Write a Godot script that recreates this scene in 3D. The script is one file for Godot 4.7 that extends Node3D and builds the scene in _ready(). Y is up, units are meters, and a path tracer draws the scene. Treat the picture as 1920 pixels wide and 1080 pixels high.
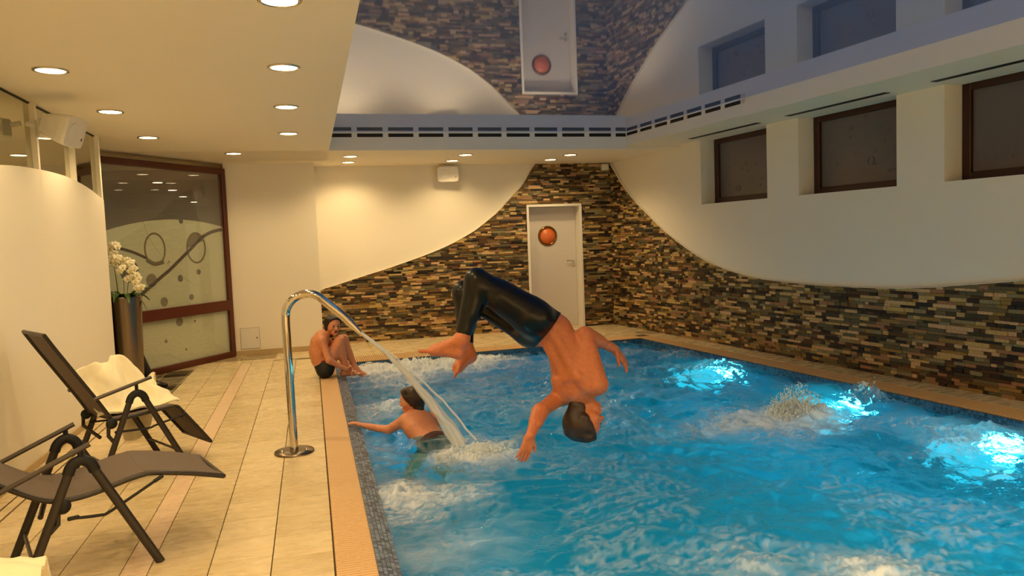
extends Node3D
# An indoor pool at night: deck, stacked-stone walls, mirror ceiling, three boys. Metres, y up; the deck runs along -z.

const CEIL = 2.765            # underside of the lowered ceiling
const MIRROR = 3.0            # stretched mirror ceiling in the recess
const SOFFIT = 2.81           # underside of the ceiling along the windows
const FAR = -11.97            # far wall
const BACK = 2.6              # wall behind the camera
const WATER = -0.07
const SKEW = 0.1083           # the window wall leaves the deck's direction: x = 5.04 + SKEW * (z - FAR)

var M := {}
var rng := RandomNumberGenerator.new()
var taken := {}
var noise_a := FastNoiseLite.new()
var noise_b := FastNoiseLite.new()
var noise_c := FastNoiseLite.new()

func _ready():
	rng.seed = 7
	# ---- camera, air, exposure
	var cam := Camera3D.new()
	cam.name = "camera"
	add_child(cam)
	cam.transform = Transform3D(Basis(Vector3(0.96442, -0.03830, 0.26157), Vector3(0.05428, 0.99706, -0.05412), Vector3(-0.25873, 0.06639, 0.96367)).orthonormalized(), Vector3(0, 1.55, 0))
	cam.fov = 42.18
	cam.near = 0.05
	cam.far = 100.0
	cam.current = true
	var env := Environment.new()
	env.background_mode = Environment.BG_COLOR
	env.background_color = Color(0.06, 0.08, 0.13)
	env.tonemap_mode = Environment.TONE_MAPPER_LINEAR
	env.tonemap_exposure = 0.94
	env.sdfgi_enabled = true
	env.ssao_enabled = true
	env.ssil_enabled = true
	var we := WorldEnvironment.new()
	we.name = "world_environment"
	we.environment = env
	add_child(we)
	make_noises()
	make_materials()
	downlights()
	pool_lamps()
	# ---- the room
	build_walls()
	build_ceiling()
	build_floor()
	build_pool()
	build_stones()
	build_door()
	build_windows()
	build_partition()
	build_hall()
	# ---- things
	build_water()
	build_shower()
	build_loungers()
	build_planter()
	build_speakers()
	build_panel()
	build_man()
	build_sitting_boy()
	build_swimmer()

# ------------------------------------------------------------------ helpers: nodes
func numbered(n: String) -> String:
	if not taken.has(n):
		taken[n] = 0
		return n
	taken[n] += 1
	return "%s_%03d" % [n, taken[n]]

func obj(called: String, mesh, mat: Material, parent: Node = null) -> MeshInstance3D:
	var o := MeshInstance3D.new()
	o.name = called if parent else numbered(called)
	o.mesh = mesh.commit() if mesh is SurfaceTool else mesh
	o.material_override = mat
	(parent if parent else self).add_child(o, true)
	return o

func tag(o: Node, label: String, category: String, group := ""):
	o.set_meta("label", label)
	o.set_meta("category", category)
	if group:
		o.set_meta("group", group)

func thing(called: String, label: String, category: String, at := Vector3.ZERO, turn := 0.0, group := "") -> Node3D:
	var o := Node3D.new()
	o.name = numbered(called)
	add_child(o)
	o.position = at
	o.rotation.y = turn
	tag(o, label, category, group)
	return o

func holder(called: String) -> Node3D:
	var o := Node3D.new()
	o.name = called
	o.set_meta("kind", "structure")
	add_child(o)
	return o

func struct(called: String, mesh, mat: Material, parent: Node = null) -> MeshInstance3D:
	var o := obj(called, mesh, mat, parent)
	if parent == null:
		o.set_meta("kind", "structure")
	return o

func stuff(o: Node) -> Node:
	o.set_meta("kind", "stuff")
	return o

# ------------------------------------------------------------------ helpers: meshes
func st() -> SurfaceTool:
	var s := SurfaceTool.new()
	s.begin(Mesh.PRIMITIVE_TRIANGLES)
	return s

func face(s: SurfaceTool, p: Array, away: Vector3):
	# a flat convex face turned away from a point inside, front side clockwise
	var c := Vector3.ZERO
	for v in p:
		c += v
	c /= p.size()
	var n: Vector3 = (p[1] - p[0]).cross(p[2] - p[0])
	if n.length() < 1e-14:
		return
	n = n.normalized()
	var flip := n.dot(c - away) > 0.0
	s.set_normal(n if flip else -n)
	for i in range(1, p.size() - 1):
		s.set_uv(Vector2.ZERO)
		s.add_vertex(p[0])
		if flip:
			s.add_vertex(p[i + 1])
			s.add_vertex(p[i])
		else:
			s.add_vertex(p[i])
			s.add_vertex(p[i + 1])

func box(s: SurfaceTool, xf: Transform3D, size: Vector3, b := 0.0):
	var h := size * 0.5
	b = minf(b, minf(h.x, minf(h.y, h.z)) * 0.9)
	var at := func(sx: int, sy: int, sz: int, k: int) -> Vector3:
		var v := Vector3(sx * (h.x - (0.0 if k == 0 else b)), sy * (h.y - (0.0 if k == 1 else b)), sz * (h.z - (0.0 if k == 2 else b)))
		return xf * v
	var o := xf.origin
	for q in [-1, 1]:
		face(s, [at.call(q, -1, -1, 0), at.call(q, 1, -1, 0), at.call(q, 1, 1, 0), at.call(q, -1, 1, 0)], o)
		face(s, [at.call(-1, q, -1, 1), at.call(1, q, -1, 1), at.call(1, q, 1, 1), at.call(-1, q, 1, 1)], o)
		face(s, [at.call(-1, -1, q, 2), at.call(1, -1, q, 2), at.call(1, 1, q, 2), at.call(-1, 1, q, 2)], o)
		if b > 0.0:
			for r in [-1, 1]:
				face(s, [at.call(-1, q, r, 1), at.call(1, q, r, 1), at.call(1, q, r, 2), at.call(-1, q, r, 2)], o)
				face(s, [at.call(q, -1, r, 0), at.call(q, 1, r, 0), at.call(q, 1, r, 2), at.call(q, -1, r, 2)], o)
				face(s, [at.call(q, r, -1, 0), at.call(q, r, 1, 0), at.call(q, r, 1, 1), at.call(q, r, -1, 1)], o)
				for u in [-1, 1]:
					face(s, [at.call(q, r, u, 0), at.call(q, r, u, 1), at.call(q, r, u, 2)], o)

func span(s: SurfaceTool, a: Vector3, c: Vector3, b := 0.0):
	# an upright box between two opposite corners
	box(s, Transform3D(Basis(), (a + c) * 0.5), (c - a).abs(), b)

func slab(a: Vector3, c: Vector3, b := 0.0) -> SurfaceTool:
	var s := st()
	span(s, a, c, b)
	return s

func tube(s: SurfaceTool, pts: Array, radius, segs := 12, caps := true, flat := 1.0, side := Vector3.ZERO):
	# a swept round tube; with flat and side, an oval one: its radius along side is flat times the radius
	var n := pts.size()
	var u := Vector3.ZERO
	var rings := []
	for i in n:
		var t: Vector3 = (pts[mini(i + 1, n - 1)] - pts[maxi(i - 1, 0)]).normalized()
		if side != Vector3.ZERO:
			u = (side - t * side.dot(t)).normalized()
		elif i == 0:
			u = t.cross(Vector3.UP if absf(t.y) < 0.9 else Vector3.RIGHT).normalized()
		else:
			u = (u - t * u.dot(t)).normalized()
		var w := t.cross(u)
		var r: float = radius[i] if radius is Array else radius
		var ring := []
		for k in segs + 1:
			var a := TAU * k / segs
			ring.append([pts[i] + u * cos(a) * r * flat + w * sin(a) * r, (u * cos(a) / flat + w * sin(a)).normalized()])
		rings.append(ring)
	for i in n - 1:
		for k in segs:
			for v in [[i, k], [i + 1, k + 1], [i, k + 1], [i, k], [i + 1, k], [i + 1, k + 1]]:
				s.set_normal(rings[v[0]][v[1]][1])
				s.set_uv(Vector2(float(v[1]) / segs, float(v[0]) / n))
				s.add_vertex(rings[v[0]][v[1]][0])
	if caps:
		for i in [0, n - 1]:
			var p := []
			for k in segs:
				p.append(rings[i][k][0])
			face(s, p, pts[1] if i == 0 else pts[n - 2])

func lathe(s: SurfaceTool, prof: Array, segs := 32, xf := Transform3D()):
	# profile of (radius, height), turned round y; sharp profile corners are kept by repeating a point
	for i in prof.size() - 1:
		var a: Vector2 = prof[i]
		var b: Vector2 = prof[i + 1]
		var d := b - a
		if d.length() < 1e-6:
			continue
		var n2 := Vector2(d.y, -d.x).normalized()
		var na := n2
		var nb := n2
		if i > 0 and prof[i - 1].distance_to(a) > 1e-6:
			var e: Vector2 = a - prof[i - 1]
			na = (n2 + Vector2(e.y, -e.x).normalized()).normalized()
		if i < prof.size() - 2 and prof[i + 2].distance_to(b) > 1e-6:
			var e: Vector2 = prof[i + 2] - b
			nb = (n2 + Vector2(e.y, -e.x).normalized()).normalized()
		for k in segs:
			for v in [[a, na, k], [b, nb, k + 1], [b, nb, k], [a, na, k], [a, na, k + 1], [b, nb, k + 1]]:
				var c := cos(TAU * v[2] / segs)
				var z := sin(TAU * v[2] / segs)
				s.set_normal((xf.basis * Vector3(v[1].x * c, v[1].y, v[1].x * z)).normalized())
				s.set_uv(Vector2(float(v[2]) / segs, v[0].y))
				s.add_vertex(xf * Vector3(v[0].x * c, v[0].y, v[0].x * z))

func prism(s: SurfaceTool, poly: PackedVector2Array, depth: float, xf: Transform3D):
	# a polygon in local x, y pushed from z = 0 to z = depth
	var tri := Geometry2D.triangulate_polygon(poly)
	var mid := Vector3.ZERO
	for p in poly:
		mid += Vector3(p.x, p.y, 0)
	mid = mid / poly.size() + Vector3(0, 0, depth * 0.5)
	for i in range(0, tri.size(), 3):
		for z in [0.0, depth]:
			var q := []
			for k in 3:
				q.append(xf * Vector3(poly[tri[i + k]].x, poly[tri[i + k]].y, z))
			face(s, q, q[0] + xf.basis * Vector3(0, 0, depth * 0.5 - z))
	var turn := Geometry2D.is_polygon_clockwise(poly)
	for i in poly.size():
		var a := poly[i]
		var b := poly[(i + 1) % poly.size()]
		var out := Vector2(b.y - a.y, a.x - b.x) * (-1.0 if turn else 1.0)
		var c := (a + b) * 0.5 - out
		face(s, [xf * Vector3(a.x, a.y, 0), xf * Vector3(b.x, b.y, 0), xf * Vector3(b.x, b.y, depth), xf * Vector3(a.x, a.y, depth)], xf * Vector3(c.x, c.y, depth * 0.5))

func sheet(s: SurfaceTool, f: Callable, nu: int, nv: int, thick: float):
	# a cloth of some thickness over f(u, v)
	var p := []
	for i in nu + 1:
		var row := []
		for j in nv + 1:
			row.append(f.call(float(i) / nu, float(j) / nv))
		p.append(row)
	var nn := []
	for i in nu + 1:
		var row := []
		for j in nv + 1:
			var du: Vector3 = p[mini(i + 1, nu)][j] - p[maxi(i - 1, 0)][j]
			var dv: Vector3 = p[i][mini(j + 1, nv)] - p[i][maxi(j - 1, 0)]
			row.append(du.cross(dv).normalized())
		nn.append(row)
	for side in [1.0, -1.0]:
		for i in nu:
			for j in nv:
				var order := [[0, 0], [1, 1], [1, 0], [0, 0], [0, 1], [1, 1]] if side > 0 else [[0, 0], [1, 0], [1, 1], [0, 0], [1, 1], [0, 1]]
				for q in order:
					var a: int = i + int(q[0])
					var b: int = j + int(q[1])
					s.set_normal(nn[a][b] * side)
					s.set_uv(Vector2(float(a) / nu, float(b) / nv))
					s.add_vertex(p[a][b] + nn[a][b] * side * thick * 0.5)
	for i in nu:
		for j in [0, nv]:
			face(s, [p[i][j] + nn[i][j] * thick * 0.5, p[i + 1][j] + nn[i + 1][j] * thick * 0.5, p[i + 1][j] - nn[i + 1][j] * thick * 0.5, p[i][j] - nn[i][j] * thick * 0.5], p[i][nv / 2])
	for j in nv:
		for i in [0, nu]:
			face(s, [p[i][j] + nn[i][j] * thick * 0.5, p[i][j + 1] + nn[i][j + 1] * thick * 0.5, p[i][j + 1] - nn[i][j + 1] * thick * 0.5, p[i][j] - nn[i][j] * thick * 0.5], p[nu / 2][j])

func ball(s: SurfaceTool, c: Vector3, r: Vector3, n := 12, basis := Basis()):
	var xf := Transform3D(basis, c)
	for i in n:
		for k in n * 2:
			for v in [[i, k], [i + 1, k], [i + 1, k + 1], [i, k], [i + 1, k + 1], [i, k + 1]]:
				var a: float = PI * v[0] / n
				var b: float = TAU * v[1] / (n * 2)
				var d := Vector3(sin(a) * cos(b), cos(a), sin(a) * sin(b))
				s.set_normal((basis * (d / r)).normalized())
				s.add_vertex(xf * (d * r))

func smooth_path(pts: Array, steps := 6) -> Array:
	var c := []
	var n := pts.size()
	for i in n - 1:
		for k in steps:
			var t := float(k) / steps
			c.append(pts[i].cubic_interpolate(pts[i + 1], pts[maxi(i - 1, 0)], pts[mini(i + 2, n - 1)], t))
	c.append(pts[n - 1])
	return c

func curve_at(pts: Array, x: float) -> float:
	for i in pts.size() - 1:
		if x <= pts[i + 1].x:
			var a: Vector2 = pts[maxi(i - 1, 0)]
			var d: Vector2 = pts[mini(i + 2, pts.size() - 1)]
			var t: float = clampf((x - pts[i].x) / (pts[i + 1].x - pts[i].x), 0, 1)
			return cubic_interpolate(pts[i].y, pts[i + 1].y, a.y, d.y, t)
	return pts[-1].y

# ------------------------------------------------------------------ bodies: joints and tapered bones, joined and meshed as surface nets
func bone(a: Vector3, b: Vector3, ra: float, rb: float, k := 0.03, n := Vector3.ZERO, s := 1.0) -> Array:
	return [a, b, ra, rb, k, n.normalized() if n != Vector3.ZERO else n, s]

func bone_distance(q: Array, p: Vector3) -> float:
	var a: Vector3 = q[0]
	var ab: Vector3 = q[1] - a
	var o := p - a
	if q[6] != 1.0:
		var n: Vector3 = q[5]
		o -= n * (o.dot(n) * (1.0 - 1.0 / q[6]))
		ab -= n * (ab.dot(n) * (1.0 - 1.0 / q[6]))
	var l := ab.length_squared()
	var t := clampf(o.dot(ab) / l, 0.0, 1.0) if l > 1e-9 else 0.0
	return (o - ab * t).length() - lerpf(q[2], q[3], t)

func field(bones: Array, p: Vector3) -> float:
	var d := 9.0
	for q in bones:
		var e := bone_distance(q, p)
		var k: float = q[4]
		var h := maxf(k - absf(d - e), 0.0)
		d = minf(d, e) - h * h * 0.25 / k
	return d

func skin_mesh(bones: Array, cell: float, clips := [], grow := 0.0) -> ArrayMesh:
	var lo := Vector3(99, 99, 99)
	var hi := -lo
	for q in bones:
		for e in 2:
			var r: float = q[2 + e] * maxf(q[6], 1.0) + grow + cell * 3.0
			lo = lo.min(q[e] - Vector3(r, r, r))
			hi = hi.max(q[e] + Vector3(r, r, r))
	var bs := 6
	var nb := Vector3i(((hi - lo) / (cell * bs)).ceil())
	var nx := nb.x * bs
	var ny := nb.y * bs
	var nz := nb.z * bs
	var val := PackedFloat32Array()
	val.resize(nx * ny * nz)
	val.fill(1.0)
	var active := []
	var reach := cell * bs * 0.87
	for bx in nb.x:
		for by in nb.y:
			for bz in nb.z:
				var c := lo + Vector3(bx + 0.5, by + 0.5, bz + 0.5) * cell * bs
				var near := []
				var best := 9.0
				for q in bones:
					var e := bone_distance(q, c) - grow
					best = minf(best, e)
					if e < reach * maxf(q[6], 1.0) + 0.05:
						near.append(q)
				var fill := 0.0
				if best > reach * 1.3 + 0.03:
					continue
				if best < -reach * 1.3 - 0.02 and clips.is_empty():
					fill = -1.0
				else:
					active.append(Vector3i(bx, by, bz))
				for i in bs:
					for j in bs:
						for k in bs:
							var x := bx * bs + i
							var y := by * bs + j
							var z := bz * bs + k
							if fill < 0.0:
								val[(x * ny + y) * nz + z] = -1.0
								continue
							var p := lo + Vector3(x, y, z) * cell
							var d := field(near, p) - grow
							for pl in clips:
								d = maxf(d, (p - pl[0]).dot(pl[1]))
							val[(x * ny + y) * nz + z] = d
	var ids := PackedInt32Array()
	ids.resize(nx * ny * nz)
	ids.fill(-1)
	var vs := PackedVector3Array()
	var cells := []
	var off := [0, nz * ny, nz, nz * ny + nz, 1, nz * ny + 1, nz + 1, nz * ny + nz + 1]
	var pos := [Vector3(0, 0, 0), Vector3(1, 0, 0), Vector3(0, 1, 0), Vector3(1, 1, 0), Vector3(0, 0, 1), Vector3(1, 0, 1), Vector3(0, 1, 1), Vector3(1, 1, 1)]
	var edges := [[0, 1], [2, 3], [4, 5], [6, 7], [0, 2], [1, 3], [4, 6], [5, 7], [0, 4], [1, 5], [2, 6], [3, 7]]
	for b in active:
		for i in bs:
			for j in bs:
				for k in bs:
					var x: int = b.x * bs + i
					var y: int = b.y * bs + j
					var z: int = b.z * bs + k
					if x >= nx - 1 or y >= ny - 1 or z >= nz - 1:
						continue
					var at := (x * ny + y) * nz + z
					var inside := 0
					for q in 8:
						if val[at + off[q]] < 0.0:
							inside += 1
					if inside == 0 or inside == 8:
						continue
					var sum := Vector3.ZERO
					var n := 0
					for e in edges:
						var va := val[at + off[e[0]]]
						var vb := val[at + off[e[1]]]
						if (va < 0.0) != (vb < 0.0):
							sum += pos[e[0]].lerp(pos[e[1]], va / (va - vb))
							n += 1
					ids[at] = vs.size()
					vs.append(lo + (Vector3(x, y, z) + sum / n) * cell)
					cells.append(at)
	var index := PackedInt32Array()
	var axes := [[nz * ny, nz, 1], [nz, 1, nz * ny], [1, nz * ny, nz]]
	for at in cells:
		for ax in axes:
			var va := val[at]
			var vb := val[at + ax[0]]
			if (va < 0.0) == (vb < 0.0):
				continue
			var q := [ids[at - ax[1] - ax[2]], ids[at - ax[2]], ids[at], ids[at - ax[1]]]
			if q.min() < 0:
				continue
			if va < 0.0:
				index.append_array([q[0], q[2], q[1], q[0], q[3], q[2]])
			else:
				index.append_array([q[0], q[1], q[2], q[0], q[2], q[3]])
	var nn := PackedVector3Array()
	nn.resize(vs.size())
	for i in range(0, index.size(), 3):
		var a := vs[index[i]]
		var n := (vs[index[i + 2]] - a).cross(vs[index[i + 1]] - a)
		for k in 3:
			nn[index[i + k]] += n
	for i in nn.size():
		nn[i] = nn[i].normalized()
	var arr := []
	arr.resize(Mesh.ARRAY_MAX)
	arr[Mesh.ARRAY_VERTEX] = vs
	arr[Mesh.ARRAY_NORMAL] = nn
	arr[Mesh.ARRAY_INDEX] = index
	var m := ArrayMesh.new()
	m.add_surface_from_arrays(Mesh.PRIMITIVE_TRIANGLES, arr)
	return m

func hand_bones(wrist: Vector3, dir: Vector3, palm: Vector3, thumb: Vector3, size := 0.18, curl := 0.4) -> Array:
	# a palm, four fingers of unequal length that bend towards the palm side, and a thumb from the side of the palm
	var d := dir.normalized()
	var n := (palm - d * palm.dot(d)).normalized()
	var t := d.cross(n).normalized()
	if t.dot(thumb) < 0:
		t = -t
	var k := size / 0.18
	var out := []
	for i in 4:
		var w := (1.5 - i) * 0.0195 * k
		var root := wrist + d * 0.088 * k + t * w
		out.append(bone(wrist + d * 0.012 * k + t * w * 0.75, root, 0.0135 * k, 0.0115 * k, 0.012))
		var f := [0.9, 1.0, 0.93, 0.74]
		var l: float = f[i] * 0.083 * k
		var spread := t * (1.5 - i) * 0.05
		var a := root
		var bend := curl * 0.5
		var r := 0.0090 * k
		for part in [0.46, 0.31, 0.23]:
			var g := (d * cos(bend) + n * sin(bend) + spread).normalized()
			var e: Vector3 = a + g * l * part
			out.append(bone(a, e, r, r * 0.9, 0.004))
			a = e
			r *= 0.9
			bend += curl * 0.6
	var b := wrist + d * 0.028 * k + t * 0.026 * k
	var c := b + (d * 0.62 + t * 0.75 + n * 0.2).normalized() * 0.042 * k
	out.append(bone(wrist + d * 0.012 * k + t * 0.012 * k, b, 0.014 * k, 0.0125 * k, 0.012))
	out.append(bone(b, c, 0.0118 * k, 0.0098 * k, 0.006))
	out.append(bone(c, c + (d * 0.9 + t * 0.35 + n * 0.3).normalized() * 0.032 * k, 0.0095 * k, 0.008 * k, 0.004))
	return out

func foot_bones(ankle: Vector3, heel: Vector3, ball_at: Vector3, toe: Vector3, sole: Vector3, k := 1.0) -> Array:
	var d := (toe - heel).normalized()
	var n := (sole - d * sole.dot(d)).normalized()
	var t := d.cross(n)
	var out := [bone(ankle, heel, 0.034 * k, 0.031 * k, 0.03), bone(ankle, ball_at - n * 0.012, 0.033 * k, 0.026 * k, 0.035, t, 1.25), bone(heel, ball_at, 0.028 * k, 0.026 * k, 0.03, t, 1.35)]
	for i in 5:
		var w := (2 - i) * 0.0165 * k
		var l: float = [1.0, 0.97, 0.88, 0.76, 0.62][i]
		var a := ball_at + t * w
		out.append(bone(a, a + (toe - ball_at) * l + t * w * 0.15, (0.0135 if i == 0 else 0.0105) * k, (0.0125 if i == 0 else 0.009) * k, 0.007))
	return out

func head_bones(c: Vector3, up: Vector3, fwd: Vector3, k := 1.0) -> Array:
	# c is the middle of the head (between the ears); eyes at half its height
	var u := up.normalized()
	var f := (fwd - u * fwd.dot(u)).normalized()
	var r := f.cross(u)
	var at := func(x: float, y: float, z: float) -> Vector3:
		return c + (r * x + u * y + f * z) * k
	var out := [
		bone(at.call(0, 0.032, -0.022), at.call(0, 0.036, 0.018), 0.083 * k, 0.078 * k, 0.03),
		bone(at.call(0, -0.02, 0.012), at.call(0, -0.07, 0.045), 0.066 * k, 0.040 * k, 0.04),
		bone(at.call(0, -0.085, 0.058), at.call(0, -0.092, 0.068), 0.022 * k, 0.019 * k, 0.03),
		bone(at.call(0.028, 0.022, 0.080), at.call(-0.028, 0.022, 0.080), 0.014 * k, 0.014 * k, 0.02),
		bone(at.call(0, 0.008, 0.092), at.call(0, -0.026, 0.110), 0.009 * k, 0.013 * k, 0.012),
		bone(at.call(0.012, -0.030, 0.098), at.call(-0.012, -0.030, 0.098), 0.009 * k, 0.009 * k, 0.01),
		bone(at.call(0.018, -0.056, 0.084), at.call(-0.018, -0.056, 0.084), 0.010 * k, 0.010 * k, 0.01),
		bone(at.call(0.018, -0.066, 0.082), at.call(-0.018, -0.066, 0.082), 0.009 * k, 0.009 * k, 0.008),
	]
	for s in [-1, 1]:
		out.append(bone(at.call(0.04 * s, -0.018, 0.062), at.call(0.046 * s, -0.03, 0.05), 0.022 * k, 0.024 * k, 0.03))
		out.append(bone(at.call(0.079 * s, 0.018, -0.012), at.call(0.076 * s, -0.018, 0.0), 0.017 * k, 0.012 * k, 0.006, r, 0.45))
	return out

func face_parts(body: Node3D, c: Vector3, up: Vector3, fwd: Vector3, k := 1.0):
	var u := up.normalized()
	var f := (fwd - u * fwd.dot(u)).normalized()
	var r := f.cross(u)
	var b := Basis(r, u, f)
	for s in [-1, 1]:
		var e := st()
		ball(e, c + (r * 0.031 * s + u * 0.003 + f * 0.087) * k, Vector3(0.014, 0.0075, 0.009) * k, 6, b)
		obj("eye", e, M.eye, body)
		var w := st()
		tube(w, [c + (r * 0.046 * s + u * 0.018 + f * 0.086) * k, c + (r * 0.03 * s + u * 0.026 + f * 0.0965) * k, c + (r * 0.014 * s + u * 0.022 + f * 0.0975) * k], 0.0035 * k, 6)
		obj("eyebrow", w, M.hair, body)
	var m := st()
	ball(m, c + (u * -0.061 + f * 0.0925) * k, Vector3(0.019, 0.008, 0.007) * k, 6, b)
	obj("mouth", m, M.lips, body)

func hair_mesh(c: Vector3, up: Vector3, fwd: Vector3, k: float, nape: float, thick: float) -> ArrayMesh:
	var u := up.normalized()
	var f := (fwd - u * fwd.dot(u)).normalized()
	var r := f.cross(u)
	var b := [bone(c + (u * 0.034 - f * 0.024) * k, c + (u * 0.040 + f * 0.018) * k, 0.085 * k, 0.080 * k, 0.03), bone(c + (u * 0.0 - f * 0.045) * k, c + (u * nape - f * 0.05) * k, 0.062 * k, 0.045 * k, 0.03)]
	for s in [-1, 1]:
		b.append(bone(c + (u * 0.03 + r * 0.06 * s - f * 0.01) * k, c + (u * (nape * 0.4 + 0.005) + r * 0.072 * s - f * 0.02) * k, 0.024 * k, 0.012 * k, 0.02))
	for i in 26:
		var a := TAU * i / 26.0
		var h := 0.02 + 0.02 * noise_a.get_noise_2d(i * 37.0, 5.0)
		var d := r * cos(a) * 0.074 + f * (sin(a) * 0.078 - 0.004) + u * (0.058 + h)
		b.append(bone(c + d * k, c + (d * 1.03 + u * 0.004) * k, 0.012 * k, 0.007 * k, 0.012))
	return skin_mesh(b, 0.0055, [[c + (u * 0.040 + f * 0.052) * k, (f * 0.86 - u * 0.5).normalized()]], thick)

# ------------------------------------------------------------------ materials
func make_noises():
	noise_a.seed = 3
	noise_a.frequency = 1.0
	noise_a.fractal_octaves = 3
	noise_b.seed = 11
	noise_b.frequency = 1.0
	noise_b.fractal_octaves = 4
	noise_b.fractal_gain = 0.55
	noise_c.seed = 23
	noise_c.frequency = 1.0
	noise_c.noise_type = FastNoiseLite.TYPE_CELLULAR
	noise_c.cellular_return_type = FastNoiseLite.RETURN_DISTANCE2_SUB
	noise_c.fractal_type = FastNoiseLite.FRACTAL_NONE

func noise_tex(freq: float, seed_: int, ramp: Array, normal := 0.0, size := 512) -> NoiseTexture2D:
	var n := FastNoiseLite.new()
	n.seed = seed_
	n.frequency = freq
	n.fractal_octaves = 5
	var t := NoiseTexture2D.new()
	t.width = size
	t.height = size
	t.seamless = true
	t.noise = n
	if normal > 0.0:
		t.as_normal_map = true
		t.bump_strength = normal
	elif ramp:
		var g := Gradient.new()
		g.offsets = PackedFloat32Array(range(ramp.size()).map(func(i): return float(i) / (ramp.size() - 1)))
		g.colors = PackedColorArray(ramp)
		t.color_ramp = g
	return t

func mat(c: Color, rough := 0.6, metal := 0.0) -> StandardMaterial3D:
	var m := StandardMaterial3D.new()
	m.albedo_color = c
	m.roughness = rough
	m.metallic = metal
	m.cull_mode = BaseMaterial3D.CULL_DISABLED
	return m

func textured(m: StandardMaterial3D, t: Texture2D, scale: Vector3, world := true) -> StandardMaterial3D:
	m.albedo_texture = t
	m.uv1_triplanar = true
	m.uv1_world_triplanar = world
	m.uv1_scale = scale
	return m

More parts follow.
